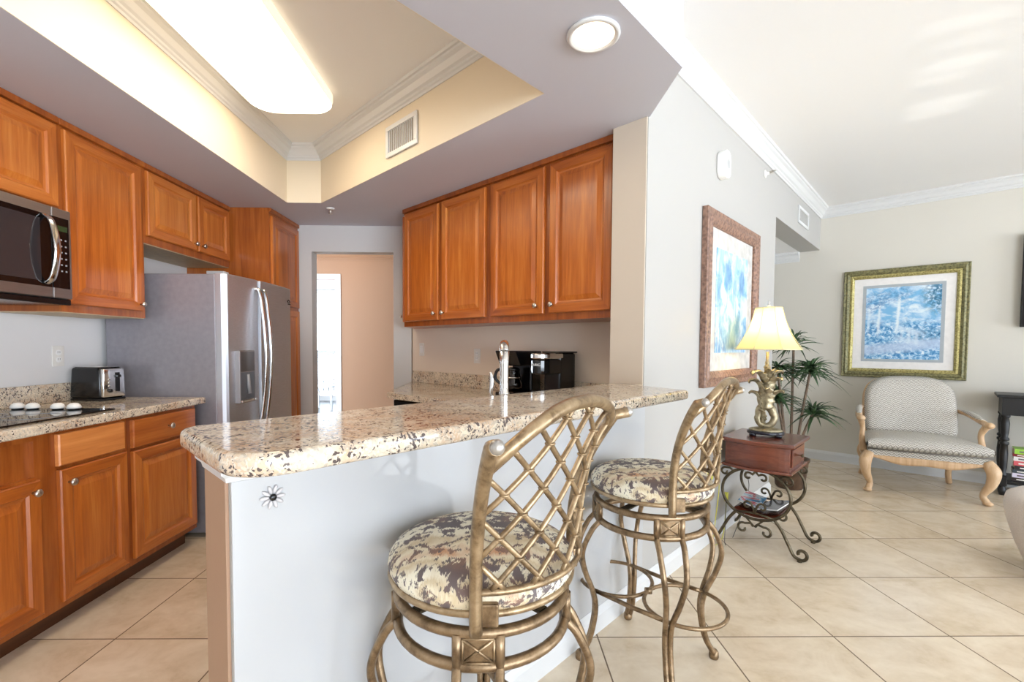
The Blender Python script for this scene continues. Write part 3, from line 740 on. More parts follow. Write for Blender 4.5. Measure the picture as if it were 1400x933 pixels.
# worktop, dishwasher and base units of the right wall and sink run (behind the bar)
top = [(-1.26, .56), (-1.26, 2.085), (-1.275, 2.095), (-1.275, 2.486), (-3.615, 2.486), (-3.60, 2.47), (-2.872, 1.758), (-1.86, 1.80), (-1.86, .56)]
sink = [(-1.40, 1.02), (-1.76, 1.02), (-1.76, 1.70), (-1.40, 1.70)]
o = MB().prism(top[::-1], .8745, .914, holes=[sink[::-1]], bev=0).build('countertop', M['granite'], rz=RN); tag(o, 'lower granite countertop along the right wall and behind the bar', 'countertop')
o = MB().box(-3.58, -1.272, 2.464, 2.488, .9145, 1.02, .003).build('backsplash', M['granite'], rz=RN); tag(o, 'granite backsplash behind the coffee makers on the right wall', 'backsplash')
o = MB().box(-1.262, -1.2565, .56, 2.05, .9145, 1.01).build('backsplash', M['granite'], rz=RN); tag(o, 'granite backsplash on the kitchen side of the bar wall', 'backsplash')
t = thing('sink', 'stainless sink basin sunk in the counter behind the bar', 'sink', AB(1.36, -1.58, .86), RN)
m = MB(); m.box(-.178, .178, -.338, .338, -.10, -.09); m.box(-.178, -.17, -.338, .338, -.10, .012); m.box(.17, .178, -.338, .338, -.10, .012); m.box(-.178, .178, -.338, -.33, -.10, .012); m.box(-.178, .178, .33, .338, -.10, .012)
m.build('basin', M['steel'], t); MB().lathe([(.04, -.0895), (.035, -.086), (0, -.087)], seg=20).build('drain', M['chrome'], t)
t = thing('dishwasher', 'black dishwasher under the right-hand counter', 'dishwasher', AB(1.83, -2.86, 0), RN)
MB().box(.002, .598, .0, .56, .08, .868).build('body', M['black'], t)
MB().box(.004, .596, -.022, -.0005, .12, .73, .004).build('door', M['black'], t)
MB().box(.004, .596, -.03, -.0005, .735, .862, .008).build('control_panel', M['black'], t)
MB().box(.06, .54, -.036, -.03, .785, .80, .002).build('handle', M['dark_steel'], t)
c = right_cab('base_cabinet', 'cherry base cabinet right of the dishwasher behind the bar', -2.255, 1.83, 0)
carcass(c, .39, .64, .1, .873); add_door(c, .02, .13, .35, .56, (.31, .5)); MB().box(0, .39, .07, .6, 0, .0995).build('toe_kick', M['wood_dark'], c)
o = door_mesh(.35, .14, flat=True).build('drawer', M['wood_h'], c, (.02, 0, .712)); knob(o, .175, .07)
c = thing('base_cabinet', 'cherry sink base cabinet behind the bar wall', 'cabinet', AB(1.80, -1.83, 0), RN + radians(-90))
carcass(c, 1.22, .555, .1, .75); MB().box(0, 1.22, .07, .55, 0, .0995).build('toe_kick', M['wood_dark'], c)
for i in range(3): add_door(c, .02+i*.4, .13, .38, .56, (.34, .5))
# coffee makers
t = thing('coffee_maker', 'black drip coffee maker with glass carafe on the right counter', 'coffee maker', AB(2.29, -2.09, .9142), RN)
m = MB(); m.box(-.095, .095, -.13, .13, 0, .03, .008); m.build('base', M['black'], t)
m = MB(); m.box(-.09, .09, .03, .13, .03, .30, .012); m.build('water_tank', M['black'], t)
m = MB()
prof = [(-.135, .305), (.13, .305), (.13, .215), (-.085, .205)]
b = bmesh.new(); vs = [[b.verts.new((x, y, z)) for y, z in prof] for x in (-.095, .095)]
b.faces.new(vs[0]); b.faces.new(vs[1][::-1])
for i in range(4): b.faces.new((vs[0][i], vs[0][(i+1) % 4], vs[1][(i+1) % 4], vs[1][i]))
bmesh.ops.recalc_face_normals(b, faces=b.faces); bmesh.ops.bevel(b, geom=b.edges[:], offset=.008, segments=2, affect='EDGES', profile=.5); m._add(b)
m.build('brew_head', M['black'], t)
cf = MB().lathe([(.0, .034), (.055, .035), (.068, .06), (.068, .09), (.05, .135), (.042, .165), (.045, .172), (.040, .172), (.038, .163), (.046, .133), (.064, .09), (.064, .06), (.052, .039), (0, .038)], (0, -.055, 0), 24).build('carafe', M['coffee'], t)
MB().lathe([(.045, .172), (.047, .185), (.02, .195), (0, .196)], (0, -.055, 0), 20).build('carafe_lid', M['black'], cf)
MB().tube(bez([(-.03, -.09, .175), (-.075, -.125, .175), (-.085, -.135, .12), (-.055, -.105, .075)], 8), .008, 8, flat=1.3).build('carafe_handle', M['black'], cf)
MB().tube([(.053*cos(i*pi/12), -.055+.053*sin(i*pi/12), .128) for i in range(24)], .004, 6, True).build('carafe_band', M['chrome'], cf)
t = thing('pod_coffee_machine', 'slim black pod coffee machine with silver handle nearest the pier', 'coffee maker', AB(2.275, -1.795, .9142), RN)
MB().box(-.065, .065, .0, .16, .0, .295, .014, 3).build('body', M['black'], t)
MB().box(-.063, .063, -.17, .02, .0, .022, .008).build('drip_base', M['black'], t)
m = MB(); m.prism([(-.064, 0.01), (-.064, -.10)] + arc((0, -.10), .064, pi, 2*pi, 10) + [(.064, .01)], .165, .255, bev=.008, seg=2); hd = m.build('brew_head', M['black_gloss'], t)
m = MB(); m.prism([(-.0655, 0.03), (-.0655, -.10)] + arc((0, -.10), .0655, pi, 2*pi, 10) + [(.0655, .03)], .258, .292, bev=.007, seg=2); m.build('lift_handle', M['chrome'], t)
MB().box(-.067, .067, -.02, .184, .293, .304, .005).build('lid', M['black'], t)
MB().box(-.05, .05, .161, .183, .03, .29, .008).build('water_tank', M['coffee'], t)
cu = bpy.data.curves.new('lettering', 'FONT'); cu.body = 'KEURIG'; cu.size = .022; cu.extrude = .0004; cu.align_x = 'CENTER'
tx = bpy.data.objects.new('lettering', cu); COL.objects.link(tx); dg = bpy.context.evaluated_depsgraph_get()
me = bpy.data.meshes.new_from_object(tx.evaluated_get(dg)); bpy.data.objects.remove(tx)
me.transform(Matrix.Translation((0, -.1648, .216)) @ Matrix.Rotation(pi/2, 4, 'X'))
for v in me.vertices:   # wrap round the brew head
    th = v.co.x/.0645; rr = .0645 + (-.1648 - v.co.y)
    v.co.x, v.co.y = rr*sin(th), -.10 - rr*cos(th)
me.materials.append(M['white_plastic']); lt = bpy.data.objects.new('lettering', me); COL.objects.link(lt); lt.parent = hd
# faucet
t = thing('faucet', 'polished gooseneck kitchen faucet with side lever behind the bar counter', 'faucet', AB(1.385, -1.345, .9142), -pi/2)
MB().lathe([(.03, 0), (.03, .006), (.024, .012), (.02, .05), (.020, .10), (.0225, .104), (.0225, .112), (.0185, .118), (.0175, .126), (.0225, .130), (.0225, .136), (.0185, .142), (.0175, .18), (.0185, .26), (.0205, .312)], seg=20).build('body', M['chrome'], t)
MB().tube(bez([(0, 0, .308), (-.018, 0, .330), (-.06, 0, .340), (-.12, 0, .330), (-.165, 0, .305), (-.18, 0, .285)], 8), [.0205]*20+[.018]*21, 14).build('spout', M['chrome'], t)
lv = MB().tube([(0, -.015, .10), (0, -.05, .105)], .013, 12).build('lever_hub', M['chrome'], t)
MB().tube(bez([(0, -.048, .10), (.004, -.056, .13), (.0, -.052, .19), (0, -.058, .225)], 6), interp([.006, .008, .010, .006], 19), 10).build('lever', M['chrome'], lv)

# ================================================================== bar counter and its panel
ZB = 1.065
pl = [(-.80, 1.955)] + [(-1.075, 2.035), (-1.075, 2.088), (-1.215, 2.088)]
pl += arc((-1.215+.05, .215+.05), .05, pi, 1.5*pi, 5) + arc((-.80-.09, .215+.09), .09, 1.5*pi, 2*pi, 8)
o = MB().prism(pl, ZB-.042, ZB, bev=.014, seg=4).build('bar_countertop', M['granite'], rz=RN)
for p in o.data.polygons: p.use_smooth = abs(p.normal.z) < .95
tag(o, 'long raised granite bar counter with rounded corner in front of the stools', 'bar counter')
o = MB().box(NP+.0005, NP+.006, .2855, 2.108, .108, .957, .0015).build('wall_panel', M['plexi'], rz=RN); tag(o, 'glossy clear panel on the white bar wall behind the stools', 'wall panel')
t = thing('flower_magnet', 'small glass daisy ornament stuck on the bar panel corner', 'ornament', AB(.366, NP+.0065, .908), RN)
m = MB()
for i in range(10):
    a_ = i*2*pi/10; c_ = Vector((.003, .017*cos(a_), .017*sin(a_)))
    m.sphere((0, 0, 0), .0105, .35, .42, 1, 8, M=Matrix.Translation(c_) @ Matrix.Rotation(a_ - pi/2, 4, 'X'))
m.build('petals', plain('frosted_glass_petal', (206, 202, 202), .25, 0), t)
MB().sphere((.006, 0, 0), .008, .6, 1, 1, 12).build('centre', M['black'], t)

# ================================================================== bar stools
def make_stool(label):
    t = thing('bar_stool', label, 'bar stool', group=None)
    B, P = M['bronze'], M['bronze_post']
    circ = lambda r, z, n=48: [(r*cos(2*pi*i/n), r*sin(2*pi*i/n), z) for i in range(n)]
    # base
    MB().tube(circ(.208, 0.647), .0125, 10, True).build('upper_ring', B, t)
    MB().tube(circ(.208, 0.575), .0125, 10, True).build('lower_ring', B, t)
    for q in range(4):
        a0 = q*pi/2; Mq = Matrix.Rotation(a0, 4, 'Z')
        md = MB(); md.box(.200, .2125, -.036, .036, 0.583, 0.639, .002, M=Mq)
        for s_ in (-1, 1): md.tube([(.208, s_*.045, 0.575), (.208, s_*.045, 0.647)], .011, 8, M=Mq)
        o = md.build('medallion', B, t)
        x_ = MB()
        x_.tube([(.2135, -.031, 0.587), (.2135, .031, 0.635)], .0032, 6, M=Mq); x_.tube([(.2135, .031, 0.587), (.2135, -.031, 0.635)], .0032, 6, M=Mq)
        for y0, z0, y1, z1 in ((-.033, 0.585, .033, 0.585), (-.033, 0.637, .033, 0.637), (-.033, 0.585, -.033, 0.637), (.033, 0.585, .033, 0.637)):
            x_.tube([(.2135, y0, z0), (.2135, y1, z1)], .0032, 6, M=Mq)
        x_.build('cross_moulding', P, o)
        lg = MB()
        for s_ in (-1, 1):
            pts = bez([(.208, s_*.045, 0.575), (.240, s_*.044, .535), (.272, s_*.038, .45), (.256, s_*.024, .36), (.222, s_*.012, .275), (.212, s_*.0095, .20), (.232, s_*.009, .09), (.266, s_*.008, .022)], 6)
            lg.tube(pts, .0105, 8, M=Mq)
        lg.lathe([(0, 0), (.017, .0), (.019, .008), (.018, .024), (.012, .034), (0, .036)], (.270, 0, 0), 14, M=Mq)
        lg.build('leg', B, t)
    r = .208; zf = .275
    for s_, nm in ((1, 'footrest_loop'), (-1, 'footrest_loop')):
        lp_ = [(-s_*r/2 + r/sqrt(2)*cos(2*pi*i/40), s_*r/2 + r/sqrt(2)*sin(2*pi*i/40), zf) for i in range(40)]
        MB().tube(lp_, .0075, 8, True).build(nm, B, t)
    for a_, b_ in (((-r, 0), (0, -r)), ((r, 0), (0, r))):
        MB().tube([(a_[0], a_[1], zf), ((a_[0]+b_[0])*.5, (a_[1]+b_[1])*.5, zf-.004), (b_[0], b_[1], zf)], .0085, 8).build('footrest_bar', B, t)
    MB().tube([(-.012, 0, zf), (.012, 0, zf)], .013, 10).build('footrest_clip', B, t)
    sp = MB(); sp.lathe([(.0, .651), (.085, .651), (.085, .665), (.05, .669), (.05, .691), (.1, .693), (0, .695)], seg=24)
    for q in range(2): sp.box(-.20, .20, -.014, .014, .653, .659, M=Matrix.Rotation(pi/4+q*pi/2, 4, 'Z'))
    sp.build('swivel_plate', M['iron'], t)
    # seat
    MB().lathe([(0, .697), (.212, .697), (.226, .705), (.232, .719), (.230, .733), (.218, .750), (.19, .763), (.14, .772), (.07, .776), (0, .777)], seg=56).build('seat_cushion', M['seat'], t)
    MB().tube(circ(.224, .697), .0085, 8, True).build('seat_rim', P, t)
    # back: a lattice on a curved surface that flares away from the sitter
    th0 = radians(-38.5); hw = radians(52.5); R0 = .243
    def surf(u, z):
        """u -1..1 across, z height"""
        k = max(0, (z-.76)/.33); th = th0 + u*hw
        fl = .128 * k**2.2
        fd = th0 + u*radians(35)
        mid = (1-u*u)*.030*max(0, min(1, (z-.80)/.25))*0
        return Vector((R0*cos(th) + fl*cos(fd)*(1-.80*(1-u*u)) - mid*cos(th0), R0*sin(th) + fl*sin(fd)*(1-.80*(1-u*u)) - mid*sin(th0), z))
    top = lambda u: 1.020 + .108*(1-abs(u)**2.6)
    for u in (-1, 1):
        pts = [surf(u, .665 + (1.068-.665)*i/22) for i in range(23)]
        fd = th0 + u*radians(35); e = pts[-1] + Vector((cos(fd)*.034, sin(fd)*.034, .008)); pts.append(e)
        MB().tube(pts, interp([.0135, .0135, .014, .0145], 24), 12).build('back_post', P, t).data
        fn = MB(); fn.sphere(e, .0138, 1, 1, 1, 14); fn.build('post_tip', M['finial'], t)
        pb = pts[2]; d_ = Vector((-sin(th0+u*hw), cos(th0+u*hw), 0))*(-u)
        bk = MB(); c_ = pb + d_*.02 - Vector((cos(th0+u*hw), sin(th0+u*hw), 0))*.008
        bk.box(-.026, .026, -.008, .008, -.024, .024, .004, M=Matrix.Translation((c_.x, c_.y, .703)) @ Matrix.Rotation(th0+u*hw+pi/2, 4, 'Z')); bk.build('post_bracket', B, t)
    MB().tube([surf(-1 + 2*i/40, top(-1+2*i/40)) for i in range(41)], interp([.0125, .0145, .0145, .0125], 41), 12).build('crest_rail', P, t)
    zb = .752
    MB().tube([surf(-1 + 2*i/30, zb) for i in range(31)], .0078, 8).build('bottom_rail', P, t)
    # lattice rods: straight in (u,z); clipped to the frame
    du, dz = .40, .094
    inside = lambda u, z: abs(u) <= .985 and zb <= z <= top(u) - .006
    nodes = {}
    for sgn in (1, -1):
        for k in range(-14, 15):
            # line: z = zb + .012 + (u*sgn/du + k) * dz
            seg_ = []
            for i in range(101):
                u = -1 + 2*i/100; z = zb + .018 + (u*sgn/du + k)*dz
                if inside(u, z): seg_.append(surf(u, z))
            if len(seg_) > 3: MB().tube(seg_[::3] + ([seg_[-1]] if (len(seg_)-1) % 3 else []), .0062, 8).build('lattice_rod', P, t)
    i = 0
    for a_ in range(-14, 15):
        for b_ in range(-14, 15):
            u = (b_-a_)*du/2; z = zb + .018 + (a_+b_)/2*dz
            if inside(u, z) and z > zb+.02 and z < top(u)-.02 and abs(u) < .96:
                c_ = surf(u, z); th = th0 + u*hw; n_ = Vector((cos(th), sin(th), 0)); w_ = Vector((-sin(th), cos(th), 0))
                ring = [c_ + (w_*cos(2*pi*j/12)*.0088 + (n_*1.0)*sin(2*pi*j/12)*.0088) for j in range(12)]
                MB().tube(ring, .0026, 6, True).build('lattice_collar', P, t)
    return t
def copy_tree(o, parent=None):
    c = o.copy(); COL.objects.link(c); c.parent = parent
    for ch in list(o.children): copy_tree(ch, c)
    return c
st = make_stool('nearest bronze lattice-back bar stool with animal-print seat')
st['group'] = 'lattice-back bar stools'; st.location = (-.037, 1.145, 0)
st2 = copy_tree(st); st2.location = (.606, 1.787, 0); st2['label'] = 'farther bronze bar stool with patterned seat, beside the small side table'

# ================================================================== pictures, TV and wall fittings
def picture(name, label, loc, rz, w, h, fw, mats, art, mat_w, grey=.0, gold=0, board=None):
    """hung flat: local x across, z up, front towards -y, origin at lower left on the wall"""
    t = thing(name, label, 'picture', loc, rz)
    def ring(x0, x1, z0, z1, wd, prof):
        m = MB(); A = []
        b = bmesh.new(); lo = []
        for i, y in prof: lo.append([b.verts.new(p) for p in ((x0+i, y, z0+i), (x1-i, y, z0+i), (x1-i, y, z1-i), (x0+i, y, z1-i))])
        for P, Q in zip(lo, lo[1:]):
            for j in range(4): b.faces.new((P[j], P[(j+1) % 4], Q[(j+1) % 4], Q[j]))
        for j in range(4): b.faces.new((lo[-1][j], lo[-1][(j+1) % 4], lo[0][(j+1) % 4], lo[0][j]))
        bmesh.ops.recalc_face_normals(b, faces=b.faces); m._add(b); return m
    f = ring(0, w, 0, h, fw, [(0, -.002), (0, -.034), (.006, -.04), (fw*.35, -.036), (fw*.6, -.044), (fw*.9, -.034), (fw, -.026), (fw, -.002)])
    fr = f.build('frame', mats, t)
    if gold:
        ring(fw-.001, w-fw+.001, fw-.001, h-fw+.001, gold, [(0, -.004), (0, -.030), (gold*.5, -.034), (gold, -.022), (gold, -.004)]).build('inner_frame', M['frame_gold'], t)
    q = fw + gold
    MB().box(q, w-q, -.012, -.004, q, h-q).build('mat_board', board or M['mat_board'], t)
    a = q + mat_w
    if grey: MB().box(a-grey, w-a+grey, -.0135, -.011, a-grey, h-a+grey).build('inner_mat', M['mat_grey'], t)
    MB().box(a, w-a, -.015, -.0125, a, h-a).build('print', art, t)
    return t
# tall print on the living room wall: front faces +n: local -y -> +n, so x -> +a
t = picture('framed_print', 'tall carved brown framed blue garden print on the white wall', AB(2.785, NP+.0008, 1.005), radians(45), 1.02, 1.08, .095, M['frame_brown'], M['art_tall'], .115, board=plain('mottled_mat_board', (196, 193, 188), .7, noise=.05, scale=18))
t = picture('framed_print', 'green and gold framed blue terrace print above the armchair', AB(AC-.0008, -.845, .952), RN, .962, 1.118, .058, M['frame_green'], M['art_wide'], .10, .028, .034)
t = thing('television', 'black wall-mounted television at the edge of the cream wall', 'television', AB(AC-.05, .432, 1.447), RN)
MB().box(0, 1.35, -.02, .02, 0, .82, .006).build('housing', M['black'], t); MB().box(.015, 1.335, -.0215, -.019, .02, .805).build('screen', M['black_gloss'], t)
MB().box(.5, .85, .02, .049, .25, .55).build('wall_bracket', M['black'], t)
def vent(label, loc, rz, w, h, vertical, mat=M['trim'], n=11):
    t = thing('air_vent', label, 'air vent', loc, rz); e = .028
    m = MB(); m.box(0, w, -.010, 0, 0, e, .003); m.box(0, w, -.010, 0, h-e, h, .003); m.box(0, e, -.010, 0, e, h-e, .002); m.box(w-e, w, -.010, 0, e, h-e, .002); m.build('frame', mat, t)
    MB().box(e, w-e, -.002, -.0005, e, h-e).build('backing', M['dark_void'], t)
    for i in range(n):
        k = (i+.5)/n
        if vertical: x = e+(w-2*e)*k; b = MB().box(x-.0025, x+.0022, -.0055, -.002, e, h-e)
        else: z = e+(h-2*e)*k; b = MB().box(e, w-e, -.009, -.002, z-.003, z+.003)
        b.build('slat', mat, t)
vent('white louvred air vent on the beige side of the recessed kitchen ceiling', AB(1.6-.0005-.004, -2.598, 2.427), RN, .335, .19, True, n=13)
vent('white air vent high on the living room wall above the opening', AB(5.10, NP+.0008, 2.445), radians(45), .42, .165, True, n=11)
def plate(label, loc, rz, kind='outlet', w=.072, h=.118):
    t = thing('outlet_plate' if kind == 'outlet' else 'switch_plate', label, 'outlet' if kind == 'outlet' else 'switch', loc, rz)
    MB().box(-w/2, w/2, -.006, 0, -h/2, h/2, .003).build('cover_plate', M['ivory'], t)
    if kind == 'outlet':
        for z in (-.02, .02):
            r_ = MB().prism(arc((0, 0), .016, 0, 2*pi, 20)[:-1], 0, .0025, M=Matrix.Translation((0, -.006, z)) @ Matrix.Rotation(pi/2, 4, 'X')).build('receptacle', M['white_plastic'], t)
            for x in (-.006, .006): MB().box(x-.0012, x+.0012, -.009, -.008, z-.002, z+.008).build('slot', M['dark_void'], r_)
    else: MB().box(-.016, .016, -.010, -.005, -.032, .032, .003).build('rocker', M['white_plastic'], t)
plate('white outlet plate on the left wall above the toaster', (XL+.0008, 2.676, 1.176), pi/2)
plate('white switch plate on the kitchen wall below the end cabinet', AB(2.49-.0008, -3.47, 1.217), RN, 'switch')
plate('white outlet plate on the right kitchen wall left of the coffee maker', AB(2.49-.0008, -2.72, 1.17), RN)
plate('white outlet plate low on the wall behind the armchair', AB(AC-.0008, .0, .60), RN)
plate('white outlet on the living room wall with a yellow plug', AB(2.95, NP+.0008, .42), radians(45))
t = thing('alarm_sounder', 'white rounded alarm sounder high on the living room wall', 'alarm', AB(3.05, NP+.0008, 2.392), radians(45))
def rrect(w, h, r, n=6):
    return arc((w/2-r, h/2-r), r, 0, pi/2, n) + arc((-w/2+r, h/2-r), r, pi/2, pi, n) + arc((-w/2+r, -h/2+r), r, pi, 1.5*pi, n) + arc((w/2-r, -h/2+r), r, 1.5*pi, 2*pi, n)
m = MB(); m.prism(rrect(.112, .17, .05), 0, .05, bev=.006, M=Matrix.Rotation(pi/2, 4, 'X')); m.build('housing', M['white_plastic'], t)
m = MB(); m.lathe([(.04, .050), (.036, .054), (.030, .0525), (0, .0525)], seg=24, M=Matrix.Rotation(pi/2, 4, 'X')); g_ = m.build('grille', M['ivory'], t)
for i in range(7):
    z = -.024 + i*.008; w_ = sqrt(max(0, .030**2 - z*z)); MB().box(-w_, w_, -.0545, -.0515, z-.0015, z+.0015).build('grille_slot', M['grey_plastic'], g_)
t = thing('sprinkler_head', 'small side-wall sprinkler under the crown moulding of the living room', 'sprinkler', AB(4.015, NP+.0008, 2.604), radians(45))
MB().lathe([(.03, 0), (.03, .004), (.012, .012), (.008, .03)], seg=18, M=Matrix.Rotation(pi/2, 4, 'X')).build('escutcheon', M['ivory'], t)
m = MB(); m.tube([(0, -.028, 0), (0, -.06, 0)], .006, 8); m.box(-.014, .014, -.075, -.03, .008, .011); m.build('nozzle', M['nickel'], t)
t = thing('sprinkler_head', 'small pendent sprinkler on the kitchen ceiling near the doorway', 'sprinkler', (-1.363, 3.79, ZS-.0005))
MB().lathe([(.032, 0), (.030, -.006), (.012, -.010)], seg=18).build('escutcheon', M['white_plastic'], t)
MB().lathe([(.008, -.009), (.007, -.03), (.004, -.034), (.004, -.042), (.018, -.043), (.018, -.046), (0, -.047)], seg=14).build('nozzle', M['nickel'], t)
t = thing('recessed_light', 'round lit recessed ceiling light above the bar counter', 'recessed light', (.334, 1.676, ZS))
MB().lathe([(.076, -.0005), (.094, -.0005), (.095, -.006), (.088, -.011), (.078, -.010), (.074, -.004)], seg=40).build('trim_ring', M['trim'], t)
MB().lathe([(.0745, -.005), (.066, -.0035), (0, -.003)], seg=32).build('reflector', emit('lit_reflector', (255, 236, 212), 1.5), t)
MB().sphere((.006, .012, -.006), .032, 1, 1, .28, 16).build('bulb', M['bulb'], t)
t = thing('kitchen_ceiling_light', 'large glowing rounded fluorescent light box in the recessed kitchen ceiling', 'ceiling light', (-1.255, 2.28, ZC))
MB().prism(rrect(.40, 1.24, .05), -.03, -.0015).build('mounting_pan', M['trim'], t)
lens = MB()
lp = rrect(.50, 1.36, .13, 8)
b = bmesh.new(); lv_ = []
for k, z in ((1.0, -.028), (1.0, -.06), (.975, -.085), (.93, -.098), (.86, -.104)):
    lv_.append([b.verts.new((x*k if k > .99 else x*k, y*(1-(1-k)*.4), z)) for x, y in lp])
for P_, Q_ in zip(lv_, lv_[1:]):
    for j in range(len(lp)): f = b.faces.new((P_[j], P_[(j+1) % len(lp)], Q_[(j+1) % len(lp)], Q_[j])); f.smooth = True
for f in b.faces: f.material_index = 1 if f.calc_center_median().z > -.09 else 0
b.faces.new(lv_[0]).material_index = 1; b.faces.new(lv_[-1]); bmesh.ops.recalc_face_normals(b, faces=b.faces); lens._add(b)
lens.build('diffuser', [M['diffuser'], emit('lit_lens_side', (255, 236, 206), .55)], t)

# ================================================================== side table, lamp, magazines, plant
TC = (3.277, -.838)     # table centre (a, n)
t = thing('side_table', 'mahogany and scrolled iron side table beside the living room wall', 'side table', AB(*TC), RN)
I_ = M['iron']
def bowed(w, d, bow):   # local x = n (across), y = a (depth); bowed side faces -y
    return [(w/2, d/2), (-w/2, d/2), (-w/2, -d/2)] + [(-w/2 + w*i/14, -d/2 - bow*(1-(2*i/14-1)**2)) for i in range(1, 14)] + [(w/2, -d/2)]
MB().prism(bowed(.36, .37, .04), .515, .655).build('drawer_case', M['table_wood'], t)
MB().prism(bowed(.41, .42, .045), .655, .683, bev=.009).build('table_top', M['table_wood'], t)
MB().prism(bowed(.395, .405, .045), .497, .515, bev=.006).build('base_moulding', M['table_wood'], t)
dw = MB().box(.181, .188, -.15, .15, .535, .64, .003).build('drawer_front', M['table_wood'], t)
MB().lathe([(.004, 0), (.004, .012), (.012, .018), (.010, .026), (0, .028)], seg=14, M=Matrix.Translation((.188, 0, .588)) @ Matrix.Rotation(pi/2, 4, 'Y')).build('knob', M['iron'], dw)
def spiral(c, r0, a0, turns, sgn=1, n=18):
    out = []
    for i in range(n+1):
        k = i/n; a = a0 + sgn*turns*2*pi*k; r = r0*(1-.62*k); out.append((c[0]+r*cos(a), c[1]+r*sin(a)))
    return out
for y in (-.185, .185):
    zc, rx, rz_ = .345, .192, .158
    ov = [(rx*cos(2*pi*i/48), y, zc + rz_*sin(2*pi*i/48)) for i in range(48)]
    MB().tube(ov, .0095, 8, True).build('frame_hoop', I_, t)
    for s_ in (-1, 1):
        # foot: s-scroll from the hoop's lower side out to a curled foot
        base = bez([(s_*.105, y, zc-.128), (s_*.15, y, .155), (s_*.185, y, .085), (s_*.215, y, .028), (s_*.25, y, .012)], 6)
        cur = [(s_*x, y, z) for x, z in spiral((.252, .046), .036, -pi/2, .80, 1)]
        MB().tube(base + cur[1:], .0095, 8).build('leg', I_, t).data
        ft = MB(); ft.lathe([(0, 0), (.014, 0), (.014, .006), (.009, .012), (0, .012)], (s_*.245, y, 0), 12); ft.build('foot_pad', I_, t)
        # scrolls at the top corners, top centre, bottom centre and over the shelf
        up = [(s_*x, y, z) for x, z in spiral((.178, .455), .026, pi*.55, .85, -1)]
        MB().tube([(s_*.13, y, .468), (s_*.15, y, .482)] + up, .007, 6).build('corner_scroll', I_, t)
        tp = [(s_*x, y, z) for x, z in spiral((.042, .450), .026, pi*.85, .85, -1)]
        MB().tube([(0, y, .493), (s_*.006, y, .478)] + tp, .007, 6).build('top_scroll', I_, t)
        lo_ = [(s_*x, y, z) for x, z in spiral((.066, .118), .034, pi*.62, .85, -1)]
        MB().tube([(s_*.09, y, .212), (s_*.03, y, .165), (s_*.006, y, .140)] [::-1][:1] + [(s_*.020, y, .158)] + lo_, .0075, 6).build('bottom_scroll', I_, t)
        sh = [(s_*x, y, z) for x, z in spiral((.042, .268), .026, pi*.9, .85, -1)]
        MB().tube([(0, y, .226), (s_*.006, y, .25)] + sh, .007, 6).build('shelf_scroll', I_, t)
    MB().tube([(-.105, y, .212), (-.05, y, .222), (0, y, .226), (.05, y, .222), (.105, y, .212)], .007, 6).build('shelf_bar', I_, t)
    MB().tube([(-.11, y, .214), (-.05, y, .19), (0, y, .142), (.05, y, .19), (.11, y, .214)], .0065, 6).build('lower_tie', I_, t)
trough = lambda u, v: Vector(((u-.5)*.25, (v-.5)*.37, .206 + .07*(2*u-1)**2*.35))
MB().grid(trough, 16, 4, .006).build('shelf', M['table_wood'], t)
def mag(label, x, y, z, rz_, tilt, cov, w=.19, d=.25, cat='magazine'):
    c = AB(TC[0]+y, TC[1]+x)
    t_ = thing('magazine', label, cat, (c.x, c.y, z), RN + rz_)
    Mx = Matrix.Rotation(tilt, 4, 'Y')
    MB().box(-w/2+.002, w/2-.002, -d/2+.002, d/2-.002, .001, .009, M=Mx).build('pages', M['mat_board'], t_)
    MB().box(-w/2, w/2, -d/2, d/2, .009, .0105, .0004, M=Mx).build('cover', cov, t_)
    MB().box(-w/2, w/2, -d/2, d/2, -.0004, .001, .0003, M=Mx).build('back_cover', M['black'], t_)
def cover(name, stops, sc):
    x = NT(name); n = x.noise(x.map((1, 1, 1), (sc, 2, 3)), 11, 3, .5, .8); x.set(Base__Color=x.ramp(n, stops), Roughness=.18, Coat__Weight=.5); return x.m
mag('colourful blue and red magazine on the side table shelf', -.066, .005, .2455, radians(4), radians(12), cover('colour_cover', [(.3, (40, 60, 110)), (.44, (70, 130, 170)), (.52, (190, 200, 205)), (.6, (190, 70, 80)), (.72, (60, 80, 130))], 5), .125)
mag('black and dark blue magazine lying on the right of the table shelf', .068, -.01, .2435, radians(-5), radians(-11), cover('dark_cover', [(.4, (28, 34, 50)), (.55, (44, 60, 92)), (.66, (120, 140, 170))], 9), .12)
# lamp
LC = AB(TC[0]+.0, TC[1]+.0, .6832)
t = thing('table_lamp', 'antique gold acanthus-leaf table lamp with cream bell shade', 'table lamp', LC, radians(-30))
G_ = M['lamp_gold']
m = MB(); m.prism([(x*1.25, y*.95) for x, y in arc((0, 0), .085, 0, 2*pi, 32)[:-1]], .014, .034, bev=.006)
m.build('plinth', M['navy'], t)
for s_ in (-1, 1):
    for q_ in (-1, 1): MB().sphere((s_*.072, q_*.045, .012), .018, 1.2, 1.2, .66, 12).build('foot', M['navy'], t)
MB().lathe([(.0, .034), (.078, .034), (.080, .040), (.070, .047), (.045, .054), (.02, .058), (0, .058)], seg=28, sx=1.2, sy=.9).build('leaf_base', G_, t)
